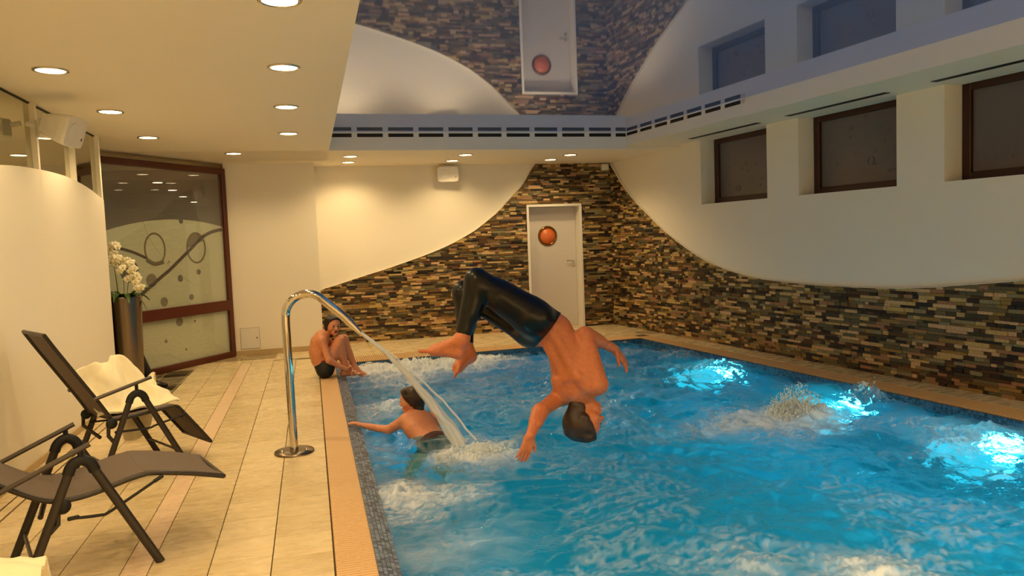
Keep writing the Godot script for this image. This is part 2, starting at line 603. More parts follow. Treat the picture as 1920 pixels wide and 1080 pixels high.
func make_materials():
	var grain := noise_tex(0.06, 5, [], 1.2)
	M.plaster = mat(Color(0.93, 0.90, 0.83), 0.75)
	M.plaster.normal_enabled = true
	M.plaster.normal_texture = grain
	M.plaster.normal_scale = 0.12
	M.plaster.uv1_triplanar = true
	M.plaster.uv1_world_triplanar = true
	M.plaster.uv1_scale = Vector3(3, 3, 3)
	M.ceiling = mat(Color(0.95, 0.91, 0.81), 0.7)
	M.fascia = mat(Color(0.92, 0.91, 0.88), 0.6)
	M.mirror_film = mat(Color(0.60, 0.70, 0.97), 0.03, 0.66)
	M.mirror = mat(Color(0.80, 0.80, 0.72), 0.02, 1.0)
	M.black = mat(Color(0.03, 0.03, 0.03), 0.6)
	var vein := noise_tex(0.035, 9, [Color(0.79, 0.70, 0.54), Color(0.85, 0.77, 0.61), Color(0.87, 0.795, 0.64), Color(0.84, 0.75, 0.585)])
	M.tiles = []
	for i in 4:
		var t := mat(Color.from_hsv(0.12, 0.01 + 0.012 * i, 1.0 - 0.02 * i), 0.22)
		textured(t, vein, Vector3(0.30, 0.6, 1.1))
		t.uv1_offset = Vector3(0.21 * i, 0.0, 0.37 * i)
		t.roughness_texture = noise_tex(0.02, 31, [Color(0.35, 0.35, 0.35), Color(1, 1, 1)]) if i == 0 else M.tiles[0].roughness_texture
		t.roughness = 0.42
		M.tiles.append(t)
	M.strip = textured(mat(Color(1.0, 0.96, 0.92), 0.3), noise_tex(0.03, 14, [Color(0.84, 0.75, 0.64), Color(0.93, 0.86, 0.76)]), Vector3(1, 1, 1.5))
	M.grout = mat(Color(0.36, 0.28, 0.18), 0.8)
	M.skirting = mat(Color(0.72, 0.62, 0.45), 0.4)
	M.grating = mat(Color(0.82, 0.67, 0.48), 0.45)
	M.pool = textured(mat(Color(0.55, 0.86, 0.95), 0.4), noise_tex(0.02, 8, [Color(0.19, 0.70, 0.79), Color(0.37, 0.88, 0.92)]), Vector3(0.5, 0.5, 0.5))
	M.mosaic = mat(Color(1, 1, 1), 0.25)
	M.mosaic.vertex_color_use_as_albedo = true
	M.joint = mat(Color(0.42, 0.46, 0.50), 0.8)
	# stacked slate: one tone per material, the same grain on all
	var slate := noise_tex(0.03, 17, [Color(0.55, 0.52, 0.48), Color(0.86, 0.82, 0.76), Color(1, 0.98, 0.94), Color(0.70, 0.62, 0.50)])
	M.stones = []
	for c in stone_tones():
		var t := textured(mat(c, 0.62), slate, Vector3(2.2, 6.0, 2.2))
		t.normal_enabled = true
		t.normal_texture = grain
		t.normal_scale = 0.8
		M.stones.append(t)
	M.stone_mix = textured(mat(Color(1, 1, 1), 0.62), slate, Vector3(2.2, 6.0, 2.2))
	M.stone_mix.vertex_color_use_as_albedo = true
	M.stone_mix.normal_enabled = true
	M.stone_mix.normal_texture = grain
	M.stone_mix.normal_scale = 0.8
	M.mortar = mat(Color(0.10, 0.075, 0.045), 0.9)
	M.wood = textured(mat(Color(0.39, 0.16, 0.065), 0.35), noise_tex(0.03, 19, [Color(0.6, 0.5, 0.45), Color(1, 0.95, 0.9)]), Vector3(0.8, 5, 0.8))
	M.window_frame = mat(Color(0.22, 0.085, 0.045), 0.4)
	M.night_glass = mat(Color(0.42, 0.39, 0.39), 0.30)
	M.door = mat(Color(0.80, 0.77, 0.74), 0.5)
	M.porthole = mat(Color(0.86, 0.44, 0.22), 0.4)
	M.brass = mat(Color(0.55, 0.40, 0.20), 0.22, 1.0)
	M.chrome = mat(Color(0.80, 0.78, 0.74), 0.06, 1.0)
	M.steel = mat(Color(0.50, 0.45, 0.38), 0.27, 1.0)
	M.lamp = mat(Color(1, 0.95, 0.85), 0.5)
	M.lamp.emission_enabled = true
	M.lamp.emission = Color(1.0, 0.90, 0.70)
	M.lamp.emission_energy_multiplier = 9.0
	M.pool_lamp = mat(Color(0.5, 0.6, 0.6), 0.5)
	M.pool_lamp.emission_enabled = true
	M.pool_lamp.emission = Color(0.7, 0.95, 1.0)
	M.pool_lamp.emission_energy_multiplier = 0.6
	M.white = mat(Color(0.88, 0.86, 0.82), 0.4)
	M.grey = mat(Color(0.62, 0.60, 0.56), 0.5)
	M.glass = mat(Color(0.97, 0.98, 0.95, 0.06), 0.02)
	M.glass.transparency = BaseMaterial3D.TRANSPARENCY_ALPHA
	M.frost = textured(mat(Color(0.68, 0.70, 0.57), 0.45), noise_tex(0.05, 40, [Color(0.92, 0.92, 0.92), Color(1, 1, 1)]), Vector3(0.7, 3, 0.7))
	M.etch = mat(Color(0.17, 0.10, 0.06), 0.12)
	M.etch_light = mat(Color(0.34, 0.31, 0.20), 0.15)
	M.hall = mat(Color(0.56, 0.42, 0.28), 0.7)
	M.alu = mat(Color(0.16, 0.13, 0.11), 0.38)
	M.alu_light = mat(Color(0.24, 0.20, 0.17), 0.33)
	M.sling = textured(mat(Color(0.52, 0.46, 0.42), 0.75), noise_tex(0.35, 21, [Color(0.62, 0.6, 0.58), Color(1, 1, 1)]), Vector3(9, 9, 9), false)
	M.sling.backlight_enabled = true
	M.sling.backlight = Color(0.55, 0.45, 0.36)
	M.towel = mat(Color(0.95, 0.91, 0.78), 0.95)
	M.towel.rim_enabled = true
	M.towel.rim = 0.5
	M.towel.normal_enabled = true
	M.towel.normal_texture = noise_tex(0.3, 44, [], 3.0)
	M.towel.normal_scale = 0.5
	M.towel.uv1_triplanar = true
	M.towel.uv1_scale = Vector3(6, 6, 6)
	M.skin = textured(mat(Color(0.86, 0.58, 0.42), 0.45), noise_tex(0.02, 50, [Color(0.88, 0.84, 0.82), Color(1, 1, 1)]), Vector3(3, 3, 3), false)
	M.skin.subsurf_scatter_enabled = true
	M.skin.subsurf_scatter_strength = 0.12
	M.tan_skin = M.skin.duplicate()
	M.tan_skin.albedo_color = Color(0.80, 0.48, 0.30)
	M.hair = mat(Color(0.13, 0.075, 0.05), 0.5)
	M.brown_hair = mat(Color(0.17, 0.095, 0.05), 0.45)
	M.eye = mat(Color(0.05, 0.04, 0.03), 0.15)
	M.lips = mat(Color(0.55, 0.17, 0.15), 0.4)
	M.tights = mat(Color(0.012, 0.012, 0.014), 0.36)
	M.tights.metallic_specular = 0.35
	M.tights.clearcoat_enabled = true
	M.tights.clearcoat = 0.22
	M.tights.clearcoat_roughness = 0.12
	M.trunks = mat(Color(0.035, 0.03, 0.035), 0.6)
	M.red = mat(Color(0.60, 0.08, 0.07), 0.6)
	M.maroon = textured(mat(Color(0.30, 0.16, 0.15), 0.7), noise_tex(0.08, 61, [Color(0.4, 0.3, 0.3), Color(1, 1, 1), Color(0.5, 0.35, 0.35)]), Vector3(3, 3, 3), false)
	M.petal = mat(Color(0.96, 0.94, 0.84), 0.5)
	M.petal.backlight_enabled = true
	M.petal.backlight = Color(0.3, 0.3, 0.25)
	M.lip = mat(Color(0.80, 0.72, 0.25), 0.5)
	M.leaf = mat(Color(0.18, 0.30, 0.08), 0.4)
	M.stem = mat(Color(0.36, 0.42, 0.16), 0.5)
	M.soil = mat(Color(0.08, 0.06, 0.04), 0.95)
	M.cloth_black = mat(Color(0.03, 0.028, 0.03), 0.8)
	M.leather = mat(Color(0.07, 0.04, 0.025), 0.3)
	M.water = mat(Color(0.26, 0.83, 0.93, 0.07), 0.03)
	M.water.refraction_enabled = true
	M.water.refraction_scale = 0.033
	M.water.backlight_enabled = true
	M.water.backlight = Color(0.13, 0.47, 0.50)
	M.water.normal_enabled = true
	M.water.normal_texture = noise_tex(0.03, 70, [], 6.0, 1024)
	M.water.normal_scale = 0.8
	M.water.uv1_triplanar = true
	M.water.uv1_world_triplanar = true
	M.water.uv1_scale = Vector3(1.1, 1.1, 1.1)
	M.foam = mat(Color(0.98, 0.985, 0.985), 0.55)
	M.foam.vertex_color_use_as_albedo = true
	M.foam.transparency = BaseMaterial3D.TRANSPARENCY_ALPHA
	M.foam.backlight_enabled = true
	M.foam.backlight = Color(0.75, 0.8, 0.8)
	M.drop = mat(Color(0.95, 0.97, 1.0, 0.0), 0.02)
	M.drop.refraction_enabled = true
	M.drop.refraction_scale = 0.033
	M.jet = mat(Color(0.97, 0.98, 0.98, 0.42), 0.3)
	M.jet.transparency = BaseMaterial3D.TRANSPARENCY_ALPHA
	M.spray = mat(Color(0.97, 0.98, 0.98), 0.4)
	M.spray.backlight_enabled = true
	M.spray.backlight = Color(0.8, 0.85, 0.85)

func stone_tones() -> Array:
	return [Color(0.20, 0.125, 0.06), Color(0.33, 0.22, 0.10), Color(0.47, 0.36, 0.16), Color(0.62, 0.51, 0.26), Color(0.80, 0.70, 0.46), Color(0.86, 0.73, 0.56), Color(0.66, 0.50, 0.37),
		Color(0.47, 0.42, 0.29), Color(0.38, 0.36, 0.26), Color(0.58, 0.55, 0.42), Color(0.26, 0.22, 0.12), Color(0.13, 0.08, 0.04)]

# ------------------------------------------------------------------ lights
func spot(parent: Node, at: Vector3, towards: Vector3, color: Color, energy: float, angle: float, size: float, called: String):
	var l := SpotLight3D.new()
	l.name = called
	parent.add_child(l, true)
	l.transform = Transform3D(Basis.looking_at(towards, Vector3.UP if absf(towards.normalized().y) < 0.9 else Vector3.FORWARD), at)
	l.light_color = color
	l.light_energy = energy
	l.light_size = size
	l.spot_angle = angle
	l.spot_angle_attenuation = 0.6
	l.spot_range = 30.0
	l.spot_attenuation = 2.0
	l.shadow_enabled = true

func downlights():
	var where := [
		["over the deck beside the shower pipe, farthest from the loungers' wall", -0.10, -5.36], ["over the deck beyond the shower pipe", -0.126, -6.85], ["over the deck edge near the sitting boy", -0.15, -8.44],
		["cut by the top edge of the picture", -0.076, -3.92],
		["nearest above the two loungers", -1.573, -5.586], ["beside the corner speaker", -1.581, -7.146], ["in front of the mirror strip's end post", -1.585, -8.725], ["in front of the glass partition's corner", -0.866, -10.188],
		["at the far soffit's corner, nearer the pool", 0.614, -10.62], ["at the far soffit's corner, close to the wall", 0.622, -11.37],
		["beyond the white wall speaker, nearer the pool", 2.221, -10.544], ["right above the white wall speaker", 2.169, -11.297],
		["above the white door, nearer the pool", 3.841, -10.655], ["above the white door, close to the stone", 3.737, -11.289],
		["behind the camera over the deck edge", -0.05, -2.4], ["behind the camera over the deck by the wall", -1.57, -4.0], ["behind the camera by the wall", -1.57, -2.4], ["last over the deck edge", -0.05, -0.9], ["last by the wall", -1.57, -0.8], ["over the end of the room", -0.05, 0.8],
		["in the end soffit behind the camera, first from the deck", 1.2, 0.9], ["in the end soffit behind the camera, second from the deck", 2.6, 0.9], ["in the end soffit behind the camera, third from the deck", 4.0, 0.9], ["in the end soffit behind the camera, nearest the windows", 5.4, 0.9]]
	for i in where.size():
		var w = where[i]
		var t := thing("downlight", "round recessed ceiling downlight " + w[0], "ceiling light", Vector3(w[1], CEIL, w[2]), 0, "recessed ceiling downlights")
		var ring := st()
		lathe(ring, [Vector2(0.088, -0.006), Vector2(0.094, -0.010), Vector2(0.106, -0.008), Vector2(0.110, 0.0), Vector2(0.088, 0.004), Vector2(0.088, -0.006)], 36)
		obj("trim_ring", ring, M.chrome, t)
		var disc := st()
		lathe(disc, [Vector2(0.0, -0.0065), Vector2(0.06, -0.006), Vector2(0.087, -0.004), Vector2(0.087, 0.003)], 32)
		obj("lamp_glass", disc, M.lamp, t)
		spot(t, Vector3(0, -0.02, 0), Vector3.DOWN, Color(1.0, 0.86, 0.625), 17.0 if i >= 20 else (1.4 if w[1] < -0.5 else (1.35 if w[2] < -11.0 else 1.7)), 74.0, 0.075, "lamp_light")

func pool_lamps():
	# round lamps in the pool's long walls, half a metre under water
	for w in [[5.0, -8.0, "nearest the door"], [5.17, -6.1, "in the middle of the row"], [5.36, -4.5, "third from the door"], [5.5, -2.9, "out of the picture"], [0.34, -3.9, "below the near end of the grating"], [0.34, -7.6, "below the swimming boy"]]:
		var left: bool = w[0] < 1.0
		var x: float = 0.34 if left else pool_right(w[1])
		var t := thing("pool_lamp", "round underwater pool lamp set in the " + ("deck-side" if left else "window-side") + " wall, " + w[2], "pool light", Vector3(x, WATER - (0.75 if left else 0.36), w[1]), 0, "underwater pool lamps")
		var dir := Vector3(1, 0, 0) if left else Vector3(-1, 0, 0.1)
		var xf := Transform3D(Basis(Quaternion(Vector3.UP, dir.normalized())), Vector3.ZERO)
		var ring := st()
		lathe(ring, [Vector2(0.11, 0.0), Vector2(0.13, 0.0), Vector2(0.135, 0.012), Vector2(0.11, 0.02), Vector2(0.105, 0.012)], 28, xf)
		obj("steel_ring", ring, M.steel, t)
		var disc := st()
		lathe(disc, [Vector2(0.108, 0.006), Vector2(0.06, 0.018), Vector2(0.0, 0.02)], 28, xf)
		obj("lamp_glass", disc, M.pool_lamp, t)
		spot(t, dir.normalized() * 0.05, dir, Color(0.55, 0.95, 1.0), 0.6 if left else 0.8, 88.0, 0.16, "lamp_light")
		if left:
			continue
		var glow := OmniLight3D.new()
		glow.name = "lamp_glow"
		t.add_child(glow)
		glow.position = dir.normalized() * 0.45 + Vector3(0, -0.06, 0)
		glow.light_color = Color(0.40, 0.92, 1.0)
		glow.light_energy = 0.11
		glow.light_size = 0.34
		glow.omni_range = 12.0
		glow.omni_attenuation = 2.0
		glow.shadow_enabled = true

# ------------------------------------------------------------------ the shell
func wall_x(z: float) -> float:
	return 5.04 + SKEW * (z - FAR)

func pool_right(z: float) -> float:
	return 4.686 + 0.0972 * (z + 10.169)

func pool_far(x: float) -> float:
	return -10.0 - 0.039 * (x - 0.34)

func right_frame() -> Transform3D:
	# along the window wall: x runs from the far corner towards the camera, y up, z out into the room
	var u := Vector3(0.1077, 0, 0.9942)
	return Transform3D(Basis(u, Vector3.UP, u.cross(Vector3.UP)), Vector3(5.04, 0, FAR))

const FAR_CURVE = [Vector2(0.0, 0.82), Vector2(0.18, 0.882), Vector2(0.702, 1.022), Vector2(1.208, 1.158), Vector2(1.727, 1.315), Vector2(2.168, 1.476), Vector2(2.62, 1.702), Vector2(2.99, 1.969), Vector2(3.274, 2.242), Vector2(3.45, 2.43), Vector2(3.69, 2.771)]
const RIGHT_CURVE = [Vector2(0.0, 2.77), Vector2(0.351, 2.427), Vector2(0.764, 2.105), Vector2(1.174, 1.85), Vector2(1.601, 1.597), Vector2(2.084, 1.367), Vector2(2.594, 1.163), Vector2(3.064, 1.035), Vector2(3.703, 0.935), Vector2(4.449, 0.900), Vector2(5.24, 0.893), Vector2(5.847, 0.907), Vector2(6.263, 0.940), Vector2(6.637, 0.985), Vector2(7.067, 1.040), Vector2(8.0, 1.22), Vector2(9.0, 1.50), Vector2(10.0, 1.90), Vector2(11.2, 2.6)]

func build_walls():
	# far wall with the doorway
	var s := st()
	span(s, Vector3(-0.2, -0.1, FAR), Vector3(3.53, CEIL + 0.3, FAR - 0.3))
	span(s, Vector3(4.452, -0.1, FAR), Vector3(6.2, CEIL + 0.3, FAR - 0.3))
	span(s, Vector3(3.53, 2.065, FAR), Vector3(4.452, CEIL + 0.3, FAR - 0.3))
	struct("wall_far", s, M.plaster)
	# pier left of it
	struct("wall_pier", slab(Vector3(-1.13, -0.1, -11.42), Vector3(0.125, CEIL + 0.1, FAR - 0.3)), M.plaster)
	struct("baseboard_pier", slab(Vector3(-1.13, 0.0, -11.42), Vector3(0.125, 0.075, -11.408), 0.003), M.skirting)
	# window wall: front at z = 0 of its own frame, three recesses up to the soffit
	var xf := right_frame()
	s = st()
	var add := func(x0: float, x1: float, y0: float, y1: float, z0: float, z1: float):
		box(s, xf * Transform3D(Basis(), Vector3((x0 + x1) * 0.5, (y0 + y1) * 0.5, (z0 + z1) * 0.5)), Vector3(x1 - x0, y1 - y0, absf(z1 - z0)))
	add.call(-0.3, 14.8, -0.1, 1.92, -0.4, 0.0)
	add.call(-0.3, 14.8, SOFFIT + 0.06, 3.1, -0.4, 0.0)
	var edges := [-0.3, 2.56, 3.91, 4.445, 5.795, 6.32, 7.67, 8.2, 9.55, 14.8]
	for i in range(0, edges.size(), 2):
		add.call(edges[i], edges[i + 1], 1.92, SOFFIT + 0.06, -0.4, 0.0)
	struct("wall_right", s, M.plaster)
	# the strips that end the plaster along the two curves
	s = st()
	var pts := []
	for i in 61:
		var u := 11.0 * i / 60.0
		pts.append(xf * Vector3(u, curve_at(RIGHT_CURVE, u), 0.018))
	tube(s, pts, 0.006, 6, true, 3.2, xf.basis.z)
	struct("trim_1", s, M.plaster)
	s = st()
	pts = []
	for i in 41:
		var x := 0.125 + 3.56 * i / 40.0
		pts.append(Vector3(x, curve_at(FAR_CURVE, x), FAR + 0.018))
	tube(s, pts, 0.006, 6, true, 3.2, Vector3(0, 0, 1))
	struct("trim_2", s, M.plaster)
	# left wall: arched plaster, a strip of mirrors above it
	var w := holder("wall_left")
	obj("backing", slab(Vector3(-2.30, -0.1, -8.62), Vector3(-2.085, CEIL + 0.1, BACK)), M.plaster, w)
	var poly := PackedVector2Array([Vector2(-BACK, 0.0), Vector2(8.62, 0.0)])
	var arch := [Vector2(8.62, 2.11), Vector2(8.45, 2.136), Vector2(8.1, 2.19), Vector2(7.6, 2.235), Vector2(7.2, 2.245), Vector2(6.66, 2.235), Vector2(5.93, 2.19), Vector2(5.0, 2.06), Vector2(4.0, 1.82), Vector2(3.0, 1.5), Vector2(2.0, 1.1), Vector2(1.0, 0.6), Vector2(0.0, 0.3), Vector2(-BACK, 0.3)]
	var fine := []
	for i in arch.size() - 1:
		for k in 4:
			fine.append(arch[i].cubic_interpolate(arch[i + 1], arch[maxi(i - 1, 0)], arch[mini(i + 2, arch.size() - 1)], k / 4.0))
	fine.append(arch[-1])
	for p in fine:
		poly.append(p)
	s = st()
	prism(s, poly, 0.055, Transform3D(Basis(Vector3(0, 0, -1), Vector3(0, 1, 0), Vector3(1, 0, 0)), Vector3(-2.085, 0, 0)))
	obj("arched_panel", s, M.plaster, w)
	for z in [-8.585, -7.72, -6.75, -5.0, -3.6]:
		obj("post", slab(Vector3(-2.085, 1.4 if z > -6.0 else 2.05, z - 0.022), Vector3(-2.03, CEIL, z + 0.022), 0.003), M.plaster, w)
	var names := ["above the near lounger", "behind the corner speaker", "beside the wall's end post", "nearest the camera"]
	var span_z := [[-6.725, -5.03], [-7.695, -6.775], [-8.56, -7.745], [-4.97, -3.63]]
	for i in 4:
		var mt := thing("mirror_panel", "tinted wall mirror with an arched lower edge, " + names[i], "mirror", Vector3(-2.078, 0, 0), 0, "mirrors over the arched wall")
		obj("glass", slab(Vector3(-0.006, 1.9 if i < 3 else 1.5, span_z[i][0]), Vector3(0.008, CEIL - 0.015, span_z[i][1]), 0.002), M.mirror, mt)
		obj("edge_bead", slab(Vector3(-0.006, CEIL - 0.015, span_z[i][0]), Vector3(0.016, CEIL - 0.003, span_z[i][1])), M.black, mt)
	struct("baseboard_left", slab(Vector3(-2.03, 0, -8.62), Vector3(-2.016, 0.055, BACK), 0.003), M.skirting)
	# walls the picture does not show
	struct("wall_behind", slab(Vector3(-6.2, -0.1, BACK), Vector3(7.2, CEIL + 0.4, BACK + 0.2)), M.plaster)

func build_ceiling():
	var c := holder("ceiling")
	obj("soffit", slab(Vector3(-6.2, CEIL, -11.4), Vector3(0.31, 3.2, BACK)), M.ceiling, c)
	obj("soffit", slab(Vector3(-6.2, CEIL, -12.2), Vector3(6.0, 3.2, -9.99)), M.ceiling, c)
	obj("soffit", slab(Vector3(0.31, CEIL, -0.4), Vector3(7.2, 3.2, BACK)), M.ceiling, c)
	# along the windows, a strip that follows the skewed wall
	var poly := PackedVector2Array()
	for p in [[4.48, -9.97], [wall_x(-9.97) + 0.2, -9.97], [wall_x(BACK) + 0.2, BACK], [4.48 + SKEW * (BACK + 9.97), BACK]]:
		poly.append(Vector2(p[0], p[1]))
	var flat := Transform3D(Basis(Vector3(1, 0, 0), Vector3(0, 0, 1), Vector3(0, -1, 0)), Vector3(0, 3.2, 0))
	var s := st()
	prism(s, poly, 3.2 - SOFFIT, flat)
	obj("window_soffit", s, M.ceiling, c)
	for r in [[2.66, 4.06], [4.54, 5.90], [6.40, 7.80], [8.3, 9.7]]:
		s = st()
		var xf := right_frame()
		box(s, xf * Transform3D(Basis(), Vector3((r[0] + r[1]) * 0.5, SOFFIT - 0.001, 0.235)), Vector3(r[1] - r[0], 0.006, 0.08), 0.001)
		obj("air_slot", s, M.black, c)
	# mirror ceiling over the pool
	poly = PackedVector2Array([Vector2(0.3, -9.98), Vector2(4.46, -9.98), Vector2(4.46 + SKEW * (BACK + 9.98), BACK), Vector2(0.3, BACK)])
	s = st()
	prism(s, poly, 0.02, Transform3D(Basis(Vector3(1, 0, 0), Vector3(0, 0, 1), Vector3(0, -1, 0)), Vector3(0, MIRROR + 0.02, 0)))
	obj("mirror_film", s, M.mirror_film, c)
	# fascias round the recess: board, posts between the slots, black channel behind them
	var z0 := -9.97
	s = st()
	span(s, Vector3(0.31, CEIL, z0 - 0.015), Vector3(4.45, 2.936, z0))
	span(s, Vector3(0.31, 2.984, z0 - 0.015), Vector3(4.45, MIRROR, z0))
	var x := 0.276
	while x < 4.4:
		var a := maxf(x + 0.33, 0.31)
		span(s, Vector3(a, 2.936, z0 - 0.015), Vector3(minf(a + 0.07, 4.45), 2.984, z0))
		obj("air_slot", slab(Vector3(maxf(x, 0.311), 2.932, z0 - 0.02), Vector3(minf(x + 0.332, 4.447), 2.988, z0 - 0.012)), M.black, c)
		x += 0.4015
	obj("fascia", s, M.fascia, c)
	s = st()
	var q := Transform3D(Basis(Vector3(SKEW, 0, 1).normalized(), Vector3.UP, Vector3(SKEW, 0, 1).normalized().cross(Vector3.UP)), Vector3(4.45, 0, -9.97))
	var part := func(u0: float, u1: float, y0: float, y1: float, d: float, depth: float, tool: SurfaceTool):
		box(tool, q * Transform3D(Basis(), Vector3((u0 + u1) * 0.5, (y0 + y1) * 0.5, d - depth * 0.5)), Vector3(u1 - u0, y1 - y0, depth))
	part.call(0.0, 12.7, SOFFIT, 2.946, 0.0, 0.015, s)
	part.call(0.0, 12.7, 2.990, MIRROR, 0.0, 0.015, s)
	part.call(2.52, 12.7, 2.946, 2.990, 0.0, 0.015, s)
	for i in 8:
		var u := -0.065 + 0.3715 * i
		part.call(u + 0.0, u + 0.065, 2.946, 2.990, 0.0, 0.015, s)
		if i < 7:
			var hole := st()
			part.call(u + 0.06, u + 0.375, 2.942, 2.994, -0.012, 0.008, hole)
			obj("air_slot", hole, M.black, c)
	obj("fascia", s, M.fascia, c)
	obj("fascia", slab(Vector3(0.295, CEIL, -9.97), Vector3(0.31, MIRROR, BACK)), M.fascia, c)

func build_floor():
	var f := holder("floor")
	var grout := [[Vector3(-6.2, -0.3, -20.2), Vector3(0.232, -0.022, BACK + 0.1)], [Vector3(0.232, -0.3, -12.4), Vector3(6.9, -0.006, -10.2)], [Vector3(0.34, -0.3, -0.8), Vector3(7.0, -0.006, BACK + 0.1)]]
	for g in grout:
		obj("bed", slab(g[0], g[1]), M.grout, f)
	var poly := PackedVector2Array([Vector2(pool_right(-10.2), -10.2), Vector2(wall_x(-10.2) + 0.1, -10.2), Vector2(wall_x(-0.8) + 0.1, -0.8), Vector2(pool_right(-0.8), -0.8)])
	var s := st()
	prism(s, poly, 0.294, Transform3D(Basis(Vector3(1, 0, 0), Vector3(0, 0, 1), Vector3(0, -1, 0)), Vector3(0, -0.006, 0)))
	obj("bed", s, M.grout, f)
	poly = PackedVector2Array([Vector2(0.34, -10.25), Vector2(4.70, -10.25), Vector2(4.70, pool_far(4.70)), Vector2(0.34, pool_far(0.34))])
	s = st()
	prism(s, poly, 0.294, Transform3D(Basis(Vector3(1, 0, 0), Vector3(0, 0, 1), Vector3(0, -1, 0)), Vector3(0, -0.006, 0)))
	obj("bed", s, M.grout, f)
	var list := []                 # [x0, x1, z0, z1, material]
	var p := 0.2955
	var cols := [-2.03, -1.92, -1.845, -1.555, -1.262, -0.972, -0.842, -0.556, -0.262, 0.034]
	for i in cols.size() - 1:
		var wide: float = cols[i + 1] - cols[i]
		var strip := i == 5
		var step := 0.2275 if strip else p
		var z := -10.72 + (0.0 if strip else 0.05 * (i % 3))
		if i < 5:
			z = -11.35
		while z < BACK:
			list.append([cols[i], cols[i + 1], z, z + step, M.strip if strip else M.tiles[rng.randi() % 4]])
			z += step
	# border strip along the pier and the far wall, with tiles on both sides of it
	var x := -0.972
	while x < 5.3:
		if x > 0.0 or true:
			list.append([x, x + 0.5, -11.12, -11.03, M.strip])
		x += 0.5
	x = -0.972
	while x < 5.3:
		list.append([x, x + 0.591, -11.42 if x < 0.0 else -11.97, -11.12, M.tiles[rng.randi() % 4]])
		if x < -0.1:
			list.append([x, x + 0.591, -11.03, -10.75, M.tiles[rng.randi() % 4]])
		else:
			list.append([x, x + 0.591, -11.03, -10.50, M.tiles[rng.randi() % 4]])
		x += 0.591
	x = -2.03 - 8 * 0.5
	while x < -0.98:
		for z in [-11.9, -11.4, -10.9, -10.4, -9.9, -9.4, -8.9]:
			if x < -2.0 or z < -11.3:
				list.append([x, x + 0.5, z, z + 0.5, M.tiles[rng.randi() % 4]])
		x += 0.5
	list.sort_custom(func(a, b): return absf(a[3]) + absf(a[0]) * 0.2 < absf(b[3]) + absf(b[0]) * 0.2)
	var meshes := {}
	var rest := st()
	var count := 0
	for t in list:
		var size := Vector3(t[1] - t[0] - 0.005, 0.016, t[3] - t[2] - 0.005)
		var mid := Vector3((t[0] + t[1]) * 0.5, -0.008, (t[2] + t[3]) * 0.5)
		if t[2] > -2.9 or count >= 270:
			box(rest, Transform3D(Basis(), mid), size, 0.0012)
			continue
		count += 1
		var key := "%.3f %.3f" % [size.x, size.z]
		if not meshes.has(key):
			var b := st()
			box(b, Transform3D(), size, 0.0012)
			meshes[key] = b.commit()
		obj("tile", meshes[key], t[4], f).position = mid
	# coping stones along the windows
	var q := right_frame()
	for i in 13:
		var u := 1.1 + 0.82 * i
		var b := st()
		box(b, q * Transform3D(Basis(), Vector3(u + 0.41, -0.008, 0.15)), Vector3(0.816, 0.016, 0.296), 0.0012)
		obj("tile", b, M.tiles[rng.randi() % 4], f)
	stuff(obj("tile_field", rest, M.tiles[1], f))
	# two dark drain joints along the left wall
	for xx in [-1.92, -1.845]:
		obj("drain_joint", slab(Vector3(xx - 0.006, -0.01, -8.6), Vector3(xx + 0.006, 0.001, BACK)), M.grout, f)

func mosaic(parent: Node, called: String, origin: Vector3, u: Vector3, v: Vector3, nu: int, nv: int, pitch: float, tone: Color):
	# small glass tiles on a plane: one part of many copies
	var b := st()
	box(b, Transform3D(), Vector3(1, 1, 1), 0.12)
	var mm := MultiMesh.new()
	mm.transform_format = MultiMesh.TRANSFORM_3D
	mm.use_colors = true
	mm.mesh = b.commit()
	mm.instance_count = nu * nv
	var n := u.cross(v).normalized()
	var basis := Basis(u.normalized() * pitch * 0.88, v.normalized() * pitch * 0.88, n * 0.006)
	for i in nu:
		for j in nv:
			mm.set_instance_transform(i * nv + j, Transform3D(basis, origin + u.normalized() * pitch * (i + 0.5) + v.normalized() * pitch * (j + 0.5)))
			var k := rng.randf_range(0.35, 1.25)
			mm.set_instance_color(i * nv + j, Color(tone.r * k, tone.g * k * rng.randf_range(0.94, 1.06), tone.b * k, 1))
	var o := MultiMeshInstance3D.new()
	o.name = called
	o.multimesh = mm
	o.material_override = M.mosaic
	parent.add_child(o, true)
	stuff(o)

